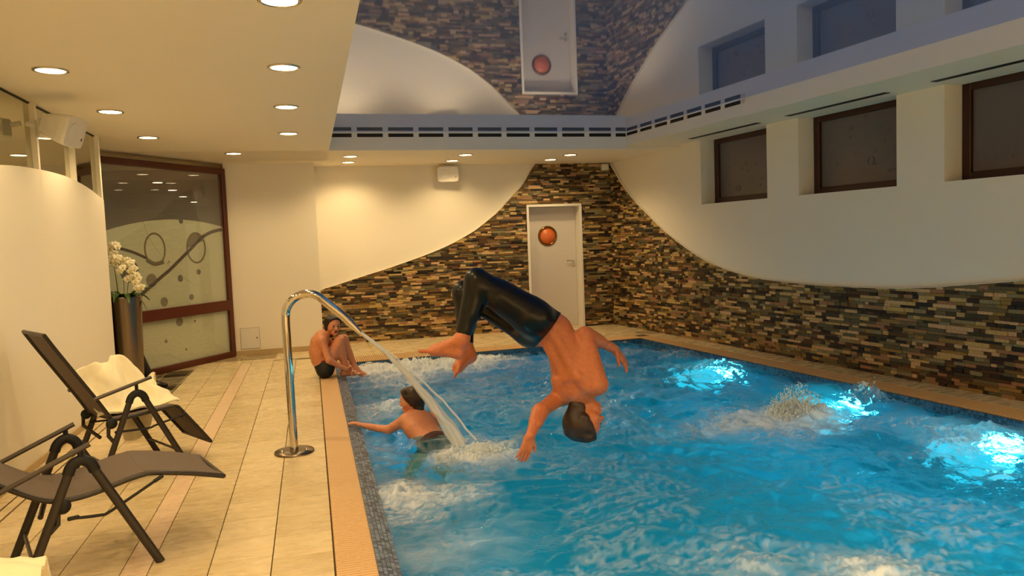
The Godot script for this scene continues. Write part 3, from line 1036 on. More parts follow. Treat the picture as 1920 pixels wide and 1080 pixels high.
func build_pool():
	var p := holder("pool_basin")
	var d := -1.35
	var zn := -0.8
	var xr := func(z: float) -> float: return pool_right(z)
	# basin: bottom and four walls
	var s := st()
	span(s, Vector3(-0.1, d - 0.2, -10.5), Vector3(6.2, d, zn + 0.3))
	obj("basin_floor", s, M.pool, p)
	s = st()
	span(s, Vector3(0.1, d, -10.4), Vector3(0.34, -0.07, zn))
	obj("basin_wall", s, M.pool, p)
	s = st()
	var flat := Transform3D(Basis(Vector3(1, 0, 0), Vector3(0, 0, 1), Vector3(0, -1, 0)), Vector3(0, -0.02, 0))
	prism(s, PackedVector2Array([Vector2(xr.call(-10.5), -10.5), Vector2(xr.call(-10.5) + 0.3, -10.5), Vector2(xr.call(zn) + 0.3, zn), Vector2(xr.call(zn), zn)]), -d, flat)
	obj("basin_wall", s, M.pool, p)
	s = st()
	prism(s, PackedVector2Array([Vector2(0.3, pool_far(0.3)), Vector2(5.0, pool_far(5.0)), Vector2(5.0, -10.6), Vector2(0.3, -10.6)]), -d, flat)
	obj("basin_wall", s, M.pool, p)
	obj("basin_wall", slab(Vector3(0.1, d, zn), Vector3(6.2, -0.02, zn + 0.2)), M.pool, p)
	# blue-grey mosaic: the sloping lip on the deck side, and the bands above the water
	s = st()
	var lip := PackedVector2Array([Vector2(0.232, -0.002), Vector2(0.34, -0.035), Vector2(0.34, -0.2), Vector2(0.232, -0.2)])
	prism(s, lip, 9.3, Transform3D(Basis(), Vector3(0, 0, -10.1)))
	obj("lip", s, M.joint, p)
	mosaic(p, "lip_mosaic", Vector3(0.234, 0.0005, -10.05), Vector3(0, 0, 1), Vector3(0.108, -0.033, 0), 400, 5, 0.0228, Color(0.15, 0.20, 0.31))
	var ru := Vector3(0.0972, 0, 1).normalized()
	mosaic(p, "wall_mosaic", Vector3(xr.call(-10.16) - 0.002, -0.20, -10.16), ru, Vector3.UP, 400, 8, 0.0235, Color(0.05, 0.14, 0.26))
	mosaic(p, "wall_mosaic", Vector3(0.35, -0.20, pool_far(0.35) + 0.002), Vector3(1, 0, -0.039).normalized(), Vector3.UP, 185, 8, 0.0235, Color(0.05, 0.14, 0.26))
	# overflow gratings
	var g := st()
	var z := -10.72
	while z < 0.5:
		span(g, Vector3(0.04, -0.02, z), Vector3(0.232, -0.001, z + 0.019), 0.002)
		z += 0.026
	stuff(obj("grating", g, M.grating, p))
	obj("grating_channel", slab(Vector3(0.036, -0.06, -10.74), Vector3(0.234, -0.024, 0.5)), M.grout, p)
	g = st()
	var x := 0.24
	while x < 4.72:
		var q := Transform3D(Basis(), Vector3(x, -0.0105, (-10.50 + pool_far(x) - 0.004) * 0.5))
		box(g, q, Vector3(0.019, 0.019, -pool_far(x) * -1.0 + 10.495), 0.002)
		x += 0.026
	stuff(obj("grating", g, M.grating, p))
	g = st()
	z = -10.30
	while z < -1.2:
		var a: float = xr.call(z) + 0.004
		var c := wall_x(z) - 0.305
		box(g, Transform3D(Basis(), Vector3((a + c) * 0.5, -0.0105, z)), Vector3(c - a, 0.019, 0.019), 0.002)
		z += 0.026
	stuff(obj("grating", g, M.grating, p))

func stone_rows(length: float, top: float) -> Array:
	# thin split stones in panels of a few strips: [x0, x1, y0, y1, depth, tone]
	var out := []
	var y := 0.0
	while y < top:
		for h in [0.029, 0.038, 0.026, 0.034]:
			h *= rng.randf_range(0.85, 1.15)
			var x := -rng.randf() * 0.2
			while x < length:
				var w := rng.randf_range(0.05, 0.12) if rng.randf() < 0.62 else rng.randf_range(0.12, 0.27)
				out.append([maxf(x, 0.0), minf(x + w, length), y, y + h, rng.randf_range(0.012, 0.034), (rng.randi() % 12 + int(absf(noise_b.get_noise_2d(x * 0.9, y * 1.6 + length)) * 9.0)) % 12])
				x += w
			y += h
	return out

func stone_wall(called: String, xf: Transform3D, length: float, top: float, curve: Array, below: bool, hole: Rect2, mortar_poly: PackedVector2Array, near_first: Callable):
	var w := holder(called)
	var region := mortar_poly
	var s := st()
	prism(s, region, 0.008, xf)
	obj("mortar", s, M.mortar, w)
	var unit := st()
	box(unit, Transform3D(), Vector3(1, 1, 1), 0.06)
	var unit_mesh := unit.commit()
	var whole := []
	var cut := []
	for r in stone_rows(length, top):
		if hole.size.x > 0 and r[2] < hole.end.y and r[3] > hole.position.y:
			if r[0] < hole.end.x and r[1] > hole.position.x:
				if r[0] < hole.position.x - 0.03:
					r[1] = hole.position.x
				elif r[1] > hole.end.x + 0.03:
					r[0] = hole.end.x
				else:
					continue
		var c0 := curve_at(curve, r[0])
		var c1 := curve_at(curve, r[1])
		if r[2] > maxf(c0, c1):
			continue
		if r[3] > minf(c0, c1) or r[3] > top:
			cut.append(r)
		else:
			whole.append(r)
	whole.sort_custom(near_first)
	var tones := stone_tones()
	var rest := []
	for i in whole.size():
		var r = whole[i]
		if i < 285:
			var o := obj("stone", unit_mesh, M.stones[r[5]], w)
			o.transform = xf * Transform3D(Basis.from_scale(Vector3(r[1] - r[0] - 0.0015, r[3] - r[2] - 0.0015, r[4])), Vector3((r[0] + r[1]) * 0.5, (r[2] + r[3]) * 0.5, r[4] * 0.5))
		else:
			rest.append(r)
	var mm := MultiMesh.new()
	mm.transform_format = MultiMesh.TRANSFORM_3D
	mm.use_colors = true
	mm.mesh = unit_mesh
	mm.instance_count = rest.size()
	for i in rest.size():
		var r = rest[i]
		mm.set_instance_transform(i, xf * Transform3D(Basis.from_scale(Vector3(r[1] - r[0] - 0.0015, r[3] - r[2] - 0.0015, r[4])), Vector3((r[0] + r[1]) * 0.5, (r[2] + r[3]) * 0.5, r[4] * 0.5)))
		mm.set_instance_color(i, tones[r[5]].srgb_to_linear())
	var o := MultiMeshInstance3D.new()
	o.name = "stone_field"
	o.multimesh = mm
	o.material_override = M.stone_mix
	w.add_child(o)
	stuff(o)
	# stones sawn to the curve
	var e := [st(), st(), st()]
	for r in cut:
		var a := PackedVector2Array([Vector2(r[0], r[2]), Vector2(r[1], r[2]), Vector2(r[1], r[3]), Vector2(r[0], r[3])])
		for q in Geometry2D.intersect_polygons(a, region):
			if q.size() > 2:
				prism(e[r[5] % 3], q, r[4], xf)
	for k in 3:
		stuff(obj("sawn_stones", e[k], M.stones[[2, 7, 4][k]], w))

func build_stones():
	var poly := PackedVector2Array([Vector2(0.0, 0.0), Vector2(11.0, 0.0)])
	for i in 61:
		var u := 11.0 * (60 - i) / 60.0
		poly.append(Vector2(u, minf(curve_at(RIGHT_CURVE, u), CEIL)))
	stone_wall("wall_right_stone", right_frame(), 11.0, CEIL, RIGHT_CURVE, true, Rect2(), poly, func(a, b): return absf(a[1] - 7.2) * 1.0 + absf(a[2] - 0.5) * 0.4 < absf(b[1] - 7.2) + absf(b[2] - 0.5) * 0.4)
	# far wall: from the pier to the corner, round the door
	poly = PackedVector2Array([Vector2(0.125, 0.0), Vector2(3.505, 0.0), Vector2(3.505, 2.094), Vector2(4.477, 2.094), Vector2(4.477, 0.0), Vector2(5.04, 0.0), Vector2(5.04, CEIL), Vector2(3.685, CEIL)])
	for i in 41:
		var x := 3.68 - 3.555 * i / 40.0
		poly.append(Vector2(x, minf(curve_at(FAR_CURVE, x), CEIL)))
	var curve := FAR_CURVE.duplicate()
	curve.append(Vector2(3.72, 2.9))
	curve.append(Vector2(5.2, 3.0))
	stone_wall("wall_far_stone", Transform3D(Basis(), Vector3(0, 0, FAR)), 5.02, CEIL, curve, true, Rect2(3.505, 0, 0.972, 2.094), poly, func(a, b): return a[1] - a[0] > b[1] - b[0])

func build_door():
	var d := holder("door_1")
	var z := FAR
	# lining of the recess and a thin white rim
	var s := st()
	span(s, Vector3(3.505, 0, z - 0.24), Vector3(3.545, 2.095, z + 0.036), 0.003)
	span(s, Vector3(4.437, 0, z - 0.24), Vector3(4.477, 2.095, z + 0.036), 0.003)
	span(s, Vector3(3.545, 2.055, z - 0.24), Vector3(4.437, 2.095, z + 0.036), 0.003)
	obj("frame", s, M.white, d)
	obj("threshold", slab(Vector3(3.545, -0.02, z - 0.24), Vector3(4.437, 0.004, z + 0.03)), M.tiles[1], d)
	var leaf := obj("leaf", slab(Vector3(3.547, 0.006, z - 0.245), Vector3(4.435, 2.053, z - 0.20), 0.003), M.door, d)
	var ring := st()
	var turn := Transform3D(Basis(Vector3(1, 0, 0), Vector3(0, 0, 1), Vector3(0, -1, 0)), Vector3(3.93, 1.565, z - 0.20))
	lathe(ring, [Vector2(0.135, 0.0), Vector2(0.136, 0.018), Vector2(0.15, 0.024), Vector2(0.166, 0.018), Vector2(0.172, 0.0)], 40, turn)
	obj("porthole_ring", ring, M.brass, leaf)
	var disc := st()
	lathe(disc, [Vector2(0.138, 0.0), Vector2(0.137, 0.006), Vector2(0.0, 0.009)], 36, turn)
	obj("porthole_glass", disc, M.porthole, leaf).set_meta("label", "orange porthole glass")
	var h := st()
	var hx := 4.375
	for y in [1.13, 1.045]:
		lathe(h, [Vector2(0.0, 0.012), Vector2(0.024, 0.012), Vector2(0.026, 0.0)], 20, Transform3D(Basis(Vector3(1, 0, 0), Vector3(0, 0, 1), Vector3(0, -1, 0)), Vector3(hx, y, z - 0.20)))
	tube(h, smooth_path([Vector3(hx, 1.13, z - 0.20), Vector3(hx, 1.13, z - 0.155), Vector3(hx - 0.02, 1.13, z - 0.148), Vector3(hx - 0.13, 1.13, z - 0.148)], 4), 0.0095, 10)
	obj("handle", h, M.chrome, leaf).set_meta("label", "chrome lever handle")

func build_windows():
	var xf := right_frame()
	var k := 0
	for r in [[2.56, 3.91], [4.445, 5.795], [6.32, 7.67], [8.2, 9.55]]:
		k += 1
		var w := holder("window_%d" % k)
		var z := -0.26
		var s := st()
		var bar := func(x0: float, x1: float, y0: float, y1: float):
			box(s, xf * Transform3D(Basis(), Vector3((x0 + x1) * 0.5, (y0 + y1) * 0.5, z)), Vector3(x1 - x0, y1 - y0, 0.07), 0.006)
		bar.call(r[0], r[0] + 0.085, 1.92, SOFFIT + 0.05)
		bar.call(r[1] - 0.085, r[1], 1.92, SOFFIT + 0.05)
		bar.call(r[0] + 0.085, r[1] - 0.085, 1.92, 2.0)
		bar.call(r[0] + 0.085, r[1] - 0.085, SOFFIT - 0.06, SOFFIT + 0.05)
		obj("window_frame", s, M.window_frame, w)
		s = st()
		box(s, xf * Transform3D(Basis(), Vector3((r[0] + r[1]) * 0.5, (1.98 + SOFFIT) * 0.5, z - 0.012)), Vector3(r[1] - r[0] - 0.15, SOFFIT - 1.98, 0.012))
		var pane := obj("pane", s, M.night_glass, w)
		# air bubbles in the cast glass
		s = st()
		for i in 16:
			var rad := 0.008 + 0.010 * rng.randf() * rng.randf() + (0.026 if i == 0 else 0.0)
			var at := Vector3(lerpf(r[0] + 0.14, r[1] - 0.14, rng.randf()), lerpf(2.04, SOFFIT - 0.12, rng.randf() * rng.randf() + 0.1), z - 0.006)
			var ring := []
			for q in 13:
				ring.append(xf * (at + Vector3(cos(TAU * q / 12.0) * rad, sin(TAU * q / 12.0) * rad, 0.002)))
			tube(s, ring, rad * 0.16 + 0.001, 5, false)
		stuff(obj("glass_bubble", s, M.night_glass, pane))
		s = st()
		box(s, xf * Transform3D(Basis(), Vector3((r[0] + r[1]) * 0.5, (1.9 + SOFFIT) * 0.5, -0.36)), Vector3(r[1] - r[0], SOFFIT - 1.8, 0.02))
		obj("shutter", s, M.black, w)

func build_partition():
	# angled screen of frosted glass in a dark wooden frame: x along it from the pier, y up, z towards the pool
	var d := Vector3(-0.579, 0, 0.815)
	var xf := Transform3D(Basis(d, Vector3.UP, d.cross(Vector3.UP)), Vector3(-1.13, 0, -11.40))
	if xf.basis.z.z < 0:
		xf = Transform3D(Basis(d, Vector3.UP, -d.cross(Vector3.UP)), xf.origin)
	var w := thing("glass_partition", "angled frosted glass partition in a dark red-brown wooden frame with etched loops and dots", "partition")
	var box_at := func(called: String, x0: float, x1: float, y0: float, y1: float, z0: float, z1: float, m: Material, b: float, parent: Node) -> MeshInstance3D:
		var s := st()
		box(s, xf * Transform3D(Basis(), Vector3((x0 + x1) * 0.5, (y0 + y1) * 0.5, (z0 + z1) * 0.5)), Vector3(x1 - x0, y1 - y0, absf(z1 - z0)), b)
		return obj(called, s, m, parent)
	var n := 2.9
	box_at.call("post", 0.0, 0.075, 0.0, 2.69, -0.04, 0.04, M.wood, 0.005, w)
	box_at.call("post", n, n + 0.075, 0.0, 2.69, -0.04, 0.04, M.wood, 0.005, w)
	box_at.call("rail", 0.075, n, 2.61, 2.69, -0.04, 0.04, M.wood, 0.005, w)
	box_at.call("rail", 0.075, n, 0.68, 0.825, -0.045, 0.045, M.wood, 0.005, w)
	box_at.call("rail", 0.075, n, 0.0, 0.085, -0.04, 0.04, M.wood, 0.005, w)
	box_at.call("pane", 0.075, n, 0.825, 2.61, -0.004, 0.004, M.glass, 0.0, w)
	box_at.call("pane", 0.075, n, 0.085, 0.68, -0.004, 0.004, M.glass, 0.0, w)
	# frosted film behind the glass, its top edge a flat arch
	var poly := PackedVector2Array([Vector2(n, 0.825), Vector2(0.075, 0.825)])
	for i in 17:
		var x := 0.075 + (n - 0.075) * i / 16.0
		poly.append(Vector2(x, 1.965 - 0.15 * pow((x - 0.95) / 1.1, 2.0)))
	var s := st()
	prism(s, poly, 0.002, xf * Transform3D(Basis(), Vector3(0, 0, -0.009)))
	var film := obj("frosted_film", s, M.frost, w)
	box_at.call("frosted_film", 0.075, n, 0.085, 0.68, -0.009, -0.007, M.frost, 0.0, w)
	var ribbon := func(pts: Array, r, m: Material):
		var p := []
		for v in smooth_path(pts.map(func(a): return Vector3(a.x, a.y, -0.004)), 5):
			p.append(xf * v)
		var t := st()
		tube(t, p, r, 6, true, 0.14, xf.basis.z)
		obj("etched_line", t, m, film)
	var ring := func(c: Vector2, rx: float, ry: float) -> Array:
		var p := []
		for i in 21:
			p.append(Vector2(c.x + cos(TAU * i / 20.0) * rx, c.y + sin(TAU * i / 20.0) * ry))
		return p
	ribbon.call(ring.call(Vector2(0.60, 1.585), 0.165, 0.20), 0.014, M.etch_light)
	ribbon.call(ring.call(Vector2(1.305, 1.585), 0.16, 0.20), 0.014, M.etch_light)
	ribbon.call([Vector2(0.09, 1.83), Vector2(0.18, 1.819), Vector2(0.316, 1.79), Vector2(0.494, 1.718), Vector2(0.682, 1.585), Vector2(0.883, 1.449), Vector2(1.077, 1.318), Vector2(1.263, 1.211), Vector2(1.443, 1.102), Vector2(1.65, 0.98)], 0.026, M.etch)
	ribbon.call([Vector2(2.0, 1.62), Vector2(1.8, 1.60), Vector2(1.609, 1.543), Vector2(1.452, 1.477)], 0.020, M.etch)
	ribbon.call([Vector2(1.45, 1.46), Vector2(1.33, 1.40), Vector2(1.18, 1.42)], 0.030, M.etch_light)
	ribbon.call([Vector2(1.453, 1.936), Vector2(1.348, 1.702), Vector2(1.154, 1.459), Vector2(0.987, 1.313), Vector2(0.678, 1.095)], 0.010, M.frost)
	# the filled half of one loop
	var half := PackedVector2Array()
	for i in 13:
		var a := deg_to_rad(70 + 150.0 * i / 12.0 - 70)
		half.append(Vector2(0.60 + cos(a) * 0.158, 1.585 + sin(a) * 0.19))
	s = st()
	prism(s, half, 0.002, xf * Transform3D(Basis(), Vector3(0, 0, -0.006)))
	obj("etched_patch", s, M.etch_light, film)
	for q in [[0.838, 1.945, 0.036], [0.585, 1.256, 0.038], [0.916, 1.189, 0.045], [1.096, 1.409, 0.022], [1.393, 1.193, 0.085], [0.741, 0.927, 0.04], [1.212, 0.906, 0.06], [0.982, 0.62, 0.06], [0.712, 0.599, 0.018], [1.23, 0.397, 0.024], [0.897, 0.242, 0.016], [1.72, 1.33, 0.14]]:
		s = st()
		var round_poly := PackedVector2Array()
		for k in 20:
			round_poly.append(Vector2(cos(TAU * k / 20.0), sin(TAU * k / 20.0)) * q[2])
		prism(s, round_poly, 0.002, xf * Transform3D(Basis(), Vector3(q[0], q[1], -0.0068)))
		obj("etched_dot", s, M.etch if q[2] < 0.05 or q[2] > 0.1 else M.etch_light, film)

func build_hall():
	# the dim hall seen through the clear top of the partition
	struct("wall_hall_right", slab(Vector3(-1.13, -0.1, -12.2), Vector3(-1.0, 3.0, -20.2)), M.hall)
	struct("wall_hall_left", slab(Vector3(-6.4, -0.1, -20.2), Vector3(-6.2, 3.2, BACK)), M.hall)
	struct("wall_hall_end", slab(Vector3(-6.4, -0.1, -20.2), Vector3(-0.9, 3.0, -20.4)), M.hall)
	struct("ceiling_hall", slab(Vector3(-6.4, 2.62, -20.4), Vector3(-0.9, 3.2, -12.2)), M.hall)
	var t := thing("wall_picture", "dark framed picture on the hall wall seen through the clear glass", "picture")
	obj("frame", slab(Vector3(-6.2, 1.7, -18.4), Vector3(-6.16, 2.6, -15.6), 0.01), M.window_frame, t)
	obj("print", slab(Vector3(-6.165, 1.78, -18.3), Vector3(-6.155, 2.52, -15.7)), M.black, t)
	for q in [[-2.25, -14.2, "second"], [-2.35, -16.0, "third"], [-2.4, -17.8, "fourth"], [-2.2, -12.6, "first"]]:
		var l := thing("hall_downlight", "small hall downlight seen through the glass, %s from the partition" % q[2], "ceiling light", Vector3(q[0], 2.62, q[1]), 0, "hall downlights behind the glass")
		var s := st()
		lathe(s, [Vector2(0.0, -0.008), Vector2(0.07, -0.007), Vector2(0.082, 0.0)], 24)
		obj("lamp_glass", s, M.lamp, l)
		var ring := st()
		lathe(ring, [Vector2(0.082, 0.0), Vector2(0.084, -0.01), Vector2(0.10, -0.008), Vector2(0.102, 0.0)], 24)
		obj("trim_ring", ring, M.chrome, l)
		spot(l, Vector3(0, -0.02, 0), Vector3.DOWN, Color(1.0, 0.80, 0.5), 1.8, 70.0, 0.07, "lamp_light")

# ------------------------------------------------------------------ water
# [x, z, radius, strength, lift]: where jets, splashes and bathers break the surface
const FOAM_SPOTS = [
	[1.18, -5.40, 0.30, 1.1, 0.02], [0.98, -5.50, 0.20, 0.7, 0.015], [0.70, -9.55, 0.40, 1.0, 0.045], [1.35, -9.55, 0.60, 1.2, 0.06], [2.1, -9.75, 0.50, 0.9, 0.04], [1.0, -8.9, 0.5, 0.4, 0.03],
	[4.00, -5.45, 0.24, 1.3, 0.06], [3.60, -5.40, 0.32, 0.9, 0.025], [3.25, -5.45, 0.32, 0.6, 0.01], [3.75, -5.15, 0.35, 0.5, 0.0], [0.72, -7.30, 0.32, 0.55, 0.03], [0.46, -4.72, 0.28, 0.6, 0.04], [0.70, -4.62, 0.30, 0.35, 0.0],
	[2.45, -2.84, 0.24, 0.7, 0.02], [1.95, -3.05, 0.2, 0.25, 0.0], [5.05, -5.85, 0.30, 0.35, 0.09], [4.75, -4.5, 0.45, 0.40, 0.03], [4.5, -7.8, 0.4, 0.2, 0.06], [4.5, -9.0, 0.5, 0.15, 0.03], [0.9, -3.9, 0.4, 0.18, 0.0], [2.3, -6.6, 0.5, 0.25, 0.0], [0.55, -3.75, 0.30, 0.25, 0.0]]

func water_height(x: float, z: float) -> float:
	var far := clampf((-z - 2.0) / 8.0, 0.0, 1.0)
	var wx := x + 0.25 * noise_a.get_noise_2d(x * 0.6, z * 0.6 + 40.0)
	var wz := z + 0.25 * noise_a.get_noise_2d(x * 0.6 + 90.0, z * 0.6)
	var h := 0.055 * noise_a.get_noise_2d(wx * 0.55, wz * 0.8) + 0.050 * noise_b.get_noise_2d(wx * 1.5 + 30.0, wz * 2.1)
	h += 0.026 * (0.5 - absf(noise_a.get_noise_2d(wx * 2.6 + 7.0, wz * 3.4 - wx)) * 1.6)
	h += 0.006 * noise_b.get_noise_2d(x * 7.0, z * 7.0)
	var edge := smoothstep(0.0, 0.5, x - 0.34)
	h *= lerpf(0.35, 1.0, edge) * lerpf(0.9, 1.25, far)
	for s in FOAM_SPOTS:
		if s[4] > 0.0:
			var d: float = Vector2(x - s[0], z - s[1]).length_squared() / (s[2] * s[2])
			if d < 6.0:
				h += s[4] * exp(-d * 1.6) * (0.55 + 1.3 * noise_b.get_noise_2d(x * 4.0, z * 4.0) + 1.1 * noise_b.get_noise_2d(x * 10.0, z * 10.0) + 0.6 * noise_b.get_noise_2d(x * 27.0, z * 27.0))
	return WATER + h

func foam_amount(x: float, z: float) -> float:
	var m := 0.0
	for s in FOAM_SPOTS:
		var d: float = Vector2(x - s[0], z - s[1]).length_squared() / (s[2] * s[2])
		if d < 5.0:
			m += s[3] * exp(-d)
	var big := noise_b.get_noise_2d(x * 0.9 + 60.0, z * 1.1)
	var streak := 1.0 - absf(noise_b.get_noise_2d(x * 2.4 + 3.0 * noise_a.get_noise_2d(x * 0.8, z * 0.8), z * 4.2)) * 3.2
	var lace := 1.0 - absf(noise_b.get_noise_2d(x * 9.0 - 20.0, z * 12.0)) * 3.0
	var a := m * (0.75 + 0.5 * noise_b.get_noise_2d(x * 4.0, z * 4.5)) + 0.20 * lace * clampf(m * 2.0 + big + 0.10, 0.0, 1.0)
	a += maxf(streak, 0.0) * clampf(big * 1.4 + 0.10, 0.0, 0.26) * (0.4 + 0.6 * maxf(lace, 0.0))
	return clampf((a - 0.06) * 1.05, 0.0, 0.93)

func build_water():
	var zs := []
	var z := -1.2
	while z > -9.99:
		zs.append(z)
		z -= maxf(0.013, 0.0042 * sqrt(z * z + 2.0)) if z < -2.3 else 0.05
	zs.append(-10.0)
	var nx := 300
	var nz := zs.size()
	var h := PackedFloat32Array()
	var px := PackedFloat32Array()
	var pz := PackedFloat32Array()
	for j in nz:
		var zr: float = zs[j]
		for i in nx:
			var t := float(i) / (nx - 1)
			var zz := zr + (-0.039 * t * 4.4) * clampf((-zr - 8.0) / 2.0, 0.0, 1.0)
			var x := lerpf(0.335, pool_right(zz) + 0.002, t)
			px.append(x)
			pz.append(zz)
			h.append(water_height(x, zz))
	var vs := PackedVector3Array()
	var fs := PackedVector3Array()
	var ns := PackedVector3Array()
	var cs := PackedColorArray()
	for j in nz:
		for i in nx:
			var k := j * nx + i
			var i0 := maxi(i - 1, 0) + j * nx
			var i1 := mini(i + 1, nx - 1) + j * nx
			var j0 := maxi(j - 1, 0) * nx + i
			var j1 := mini(j + 1, nz - 1) * nx + i
			var du := Vector3(px[i1] - px[i0], h[i1] - h[i0], pz[i1] - pz[i0])
			var dv := Vector3(px[j1] - px[j0], h[j1] - h[j0], pz[j1] - pz[j0])
			var n := du.cross(dv).normalized()
			if n.y < 0:
				n = -n
			vs.append(Vector3(px[k], h[k], pz[k]))
			ns.append(n)
			var a := foam_amount(px[k], pz[k])
			fs.append(Vector3(px[k], h[k] + 0.004 + 0.012 * a, pz[k]))
			cs.append(Color(1, 1, 1, a))
	var index := PackedInt32Array()
	var some := PackedInt32Array()
	for j in nz - 1:
		for i in nx - 1:
			var a := j * nx + i
			var b := a + 1
			var c := a + nx
			var d := c + 1
			# rows run away from the camera: clockwise seen from above
			index.append_array([a, c, d, a, d, b])
			if cs[a].a + cs[b].a + cs[c].a + cs[d].a > 0.04:
				some.append_array([a, c, d, a, d, b])
	var mesh := func(v: PackedVector3Array, idx: PackedInt32Array, colors) -> ArrayMesh:
		var arr := []
		arr.resize(Mesh.ARRAY_MAX)
		arr[Mesh.ARRAY_VERTEX] = v
		arr[Mesh.ARRAY_NORMAL] = ns
		arr[Mesh.ARRAY_INDEX] = idx
		if colors:
			arr[Mesh.ARRAY_COLOR] = colors
		var m := ArrayMesh.new()
		m.add_surface_from_arrays(Mesh.PRIMITIVE_TRIANGLES, arr)
		return m
	var w := obj("pool_water", mesh.call(vs, index, null), M.water)
	tag(w, "choppy turquoise pool water lit from below", "water")
	stuff(w)
	var f := obj("foam", mesh.call(fs, some, cs), M.foam)
	tag(f, "white foam and bubbles floating on the pool water", "foam")
	stuff(f)
	# drops thrown up where the water splashes
	for q in [["splash", "burst of white spray rising from the middle of the pool", Vector3(3.93, WATER + 0.06, -5.46), 0.32, 0.24, 2200], ["splash", "splashing foam where the pipe's water jet hits the pool", Vector3(1.15, WATER + 0.02, -5.42), 0.30, 0.08, 420], ["splash", "line of boiling white foam along the far pool edge", Vector3(1.35, WATER + 0.06, -9.55), 0.9, 0.10, 520], ["splash", "small splash against the window-side pool wall", Vector3(5.02, WATER + 0.08, -5.9), 0.18, 0.12, 120]]:
		var b := st()
		ball(b, Vector3.ZERO, Vector3.ONE, 4)
		var mm := MultiMesh.new()
		mm.transform_format = MultiMesh.TRANSFORM_3D
		mm.mesh = b.commit()
		mm.instance_count = q[5]
		for i in q[5]:
			var a := rng.randf() * TAU
			var rr := sqrt(rng.randf()) * rng.randf_range(0.4, 1.0)
			var hh: float = q[4] * pow(rng.randf(), 2.2) * (1.15 - rr)
			var p: Vector3 = q[2] + Vector3(cos(a) * rr * q[3], 0, sin(a) * rr * q[3] * (0.35 if q[3] > 0.8 else 0.6))
			p.y = water_height(p.x, p.z) + hh
			var s := rng.randf_range(0.003, 0.011) * (1.0 if hh < 0.04 else 0.55)
			mm.set_instance_transform(i, Transform3D(Basis.from_scale(Vector3(s, s * rng.randf_range(0.7, 1.8), s)), p))
		var o := MultiMeshInstance3D.new()
		o.name = numbered(q[0])
		o.multimesh = mm
		o.material_override = M.spray
		add_child(o)
		tag(o, q[1], "splash")
		stuff(o)

func build_shower():
	var t := thing("shower_pipe", "tall polished steel shower pipe bent over the pool edge on a round floor plate", "shower", Vector3(-0.193, 0, -5.803))
	var s := st()
	lathe(s, [Vector2(0.0, 0.028), Vector2(0.05, 0.028), Vector2(0.10, 0.024), Vector2(0.142, 0.016), Vector2(0.147, 0.008), Vector2(0.147, 0.0)], 40)
	obj("floor_plate", s, M.steel, t)
	for i in 3:
		s = st()
		lathe(s, [Vector2(0.0, 0.038), Vector2(0.009, 0.038), Vector2(0.011, 0.034), Vector2(0.011, 0.018)], 10, Transform3D(Basis(), Vector3(cos(TAU * i / 3.0 + 0.5) * 0.1, 0, sin(TAU * i / 3.0 + 0.5) * 0.1)))
		obj("bolt", s, M.chrome, t)
	var path := [Vector3(0, 0.02, 0), Vector3(-0.003, 0.4, 0), Vector3(-0.006, 0.8, 0), Vector3(-0.008, 0.98, 0)]
	for i in 9:
		var a := PI - (PI - 0.72) * (i + 1) / 9.0
		path.append(Vector3(0.155 + cos(a) * 0.163, 1.02 + sin(a) * 0.175, 0.005 * i))
	path.append(Vector3(0.40, 1.025, 0.045))
	path.append(Vector3(0.455, 0.965, 0.05))
	var fine := smooth_path(path, 5)
	s = st()
	tube(s, fine, 0.031, 24)
	obj("pipe", s, M.chrome, t)
	s = st()
	var d := Vector3(0.66, -0.75, 0.05).normalized()
	var e := Vector3(0.452, 0.968, 0.05)
	tube(s, [e - d * 0.002, e + d * 0.012, e + d * 0.014, e + d * 0.06, e + d * 0.12], [0.033, 0.033, 0.030, 0.024, 0.017], 22)
	obj("nozzle", s, M.chrome, t)
	# the jet: a few ropes of water that part on the way down
	var j := thing("water_jet", "white arc of water pouring from the shower pipe into the pool", "water", Vector3(-0.193, 0, -5.803))
	var start := e + d * 0.115
	for k in 7:
		var pts := []
		var rad := []
		var spread := Vector3((k - 3) * 0.011 + (0.03 if k == 6 else 0.0), (0.02 if k == 6 else 0.0), sin(k * 2.4) * 0.035)
		
		for i in 25:
			var u := i / 24.0
			var p := start + Vector3(0.735 * u, -0.56 * u - 0.36 * u * u, 0.10 * u) + spread * pow(u, 1.3) * 1.6
			p += Vector3(noise_a.get_noise_2d(u * 6.0, k * 9.0), noise_a.get_noise_2d(u * 6.0, k * 9.0 + 50.0), noise_a.get_noise_2d(u * 6.0, k * 9.0 + 99.0)) * 0.022 * u
			pts.append(p)
			rad.append((0.0135 if k < 4 else 0.006) * (1.0 + 0.55 * u + 0.5 * u * noise_b.get_noise_2d(u * 14.0, k * 7.0)))
		s = st()
		tube(s, pts, rad, 9)
		obj("strand", s, M.jet, j)

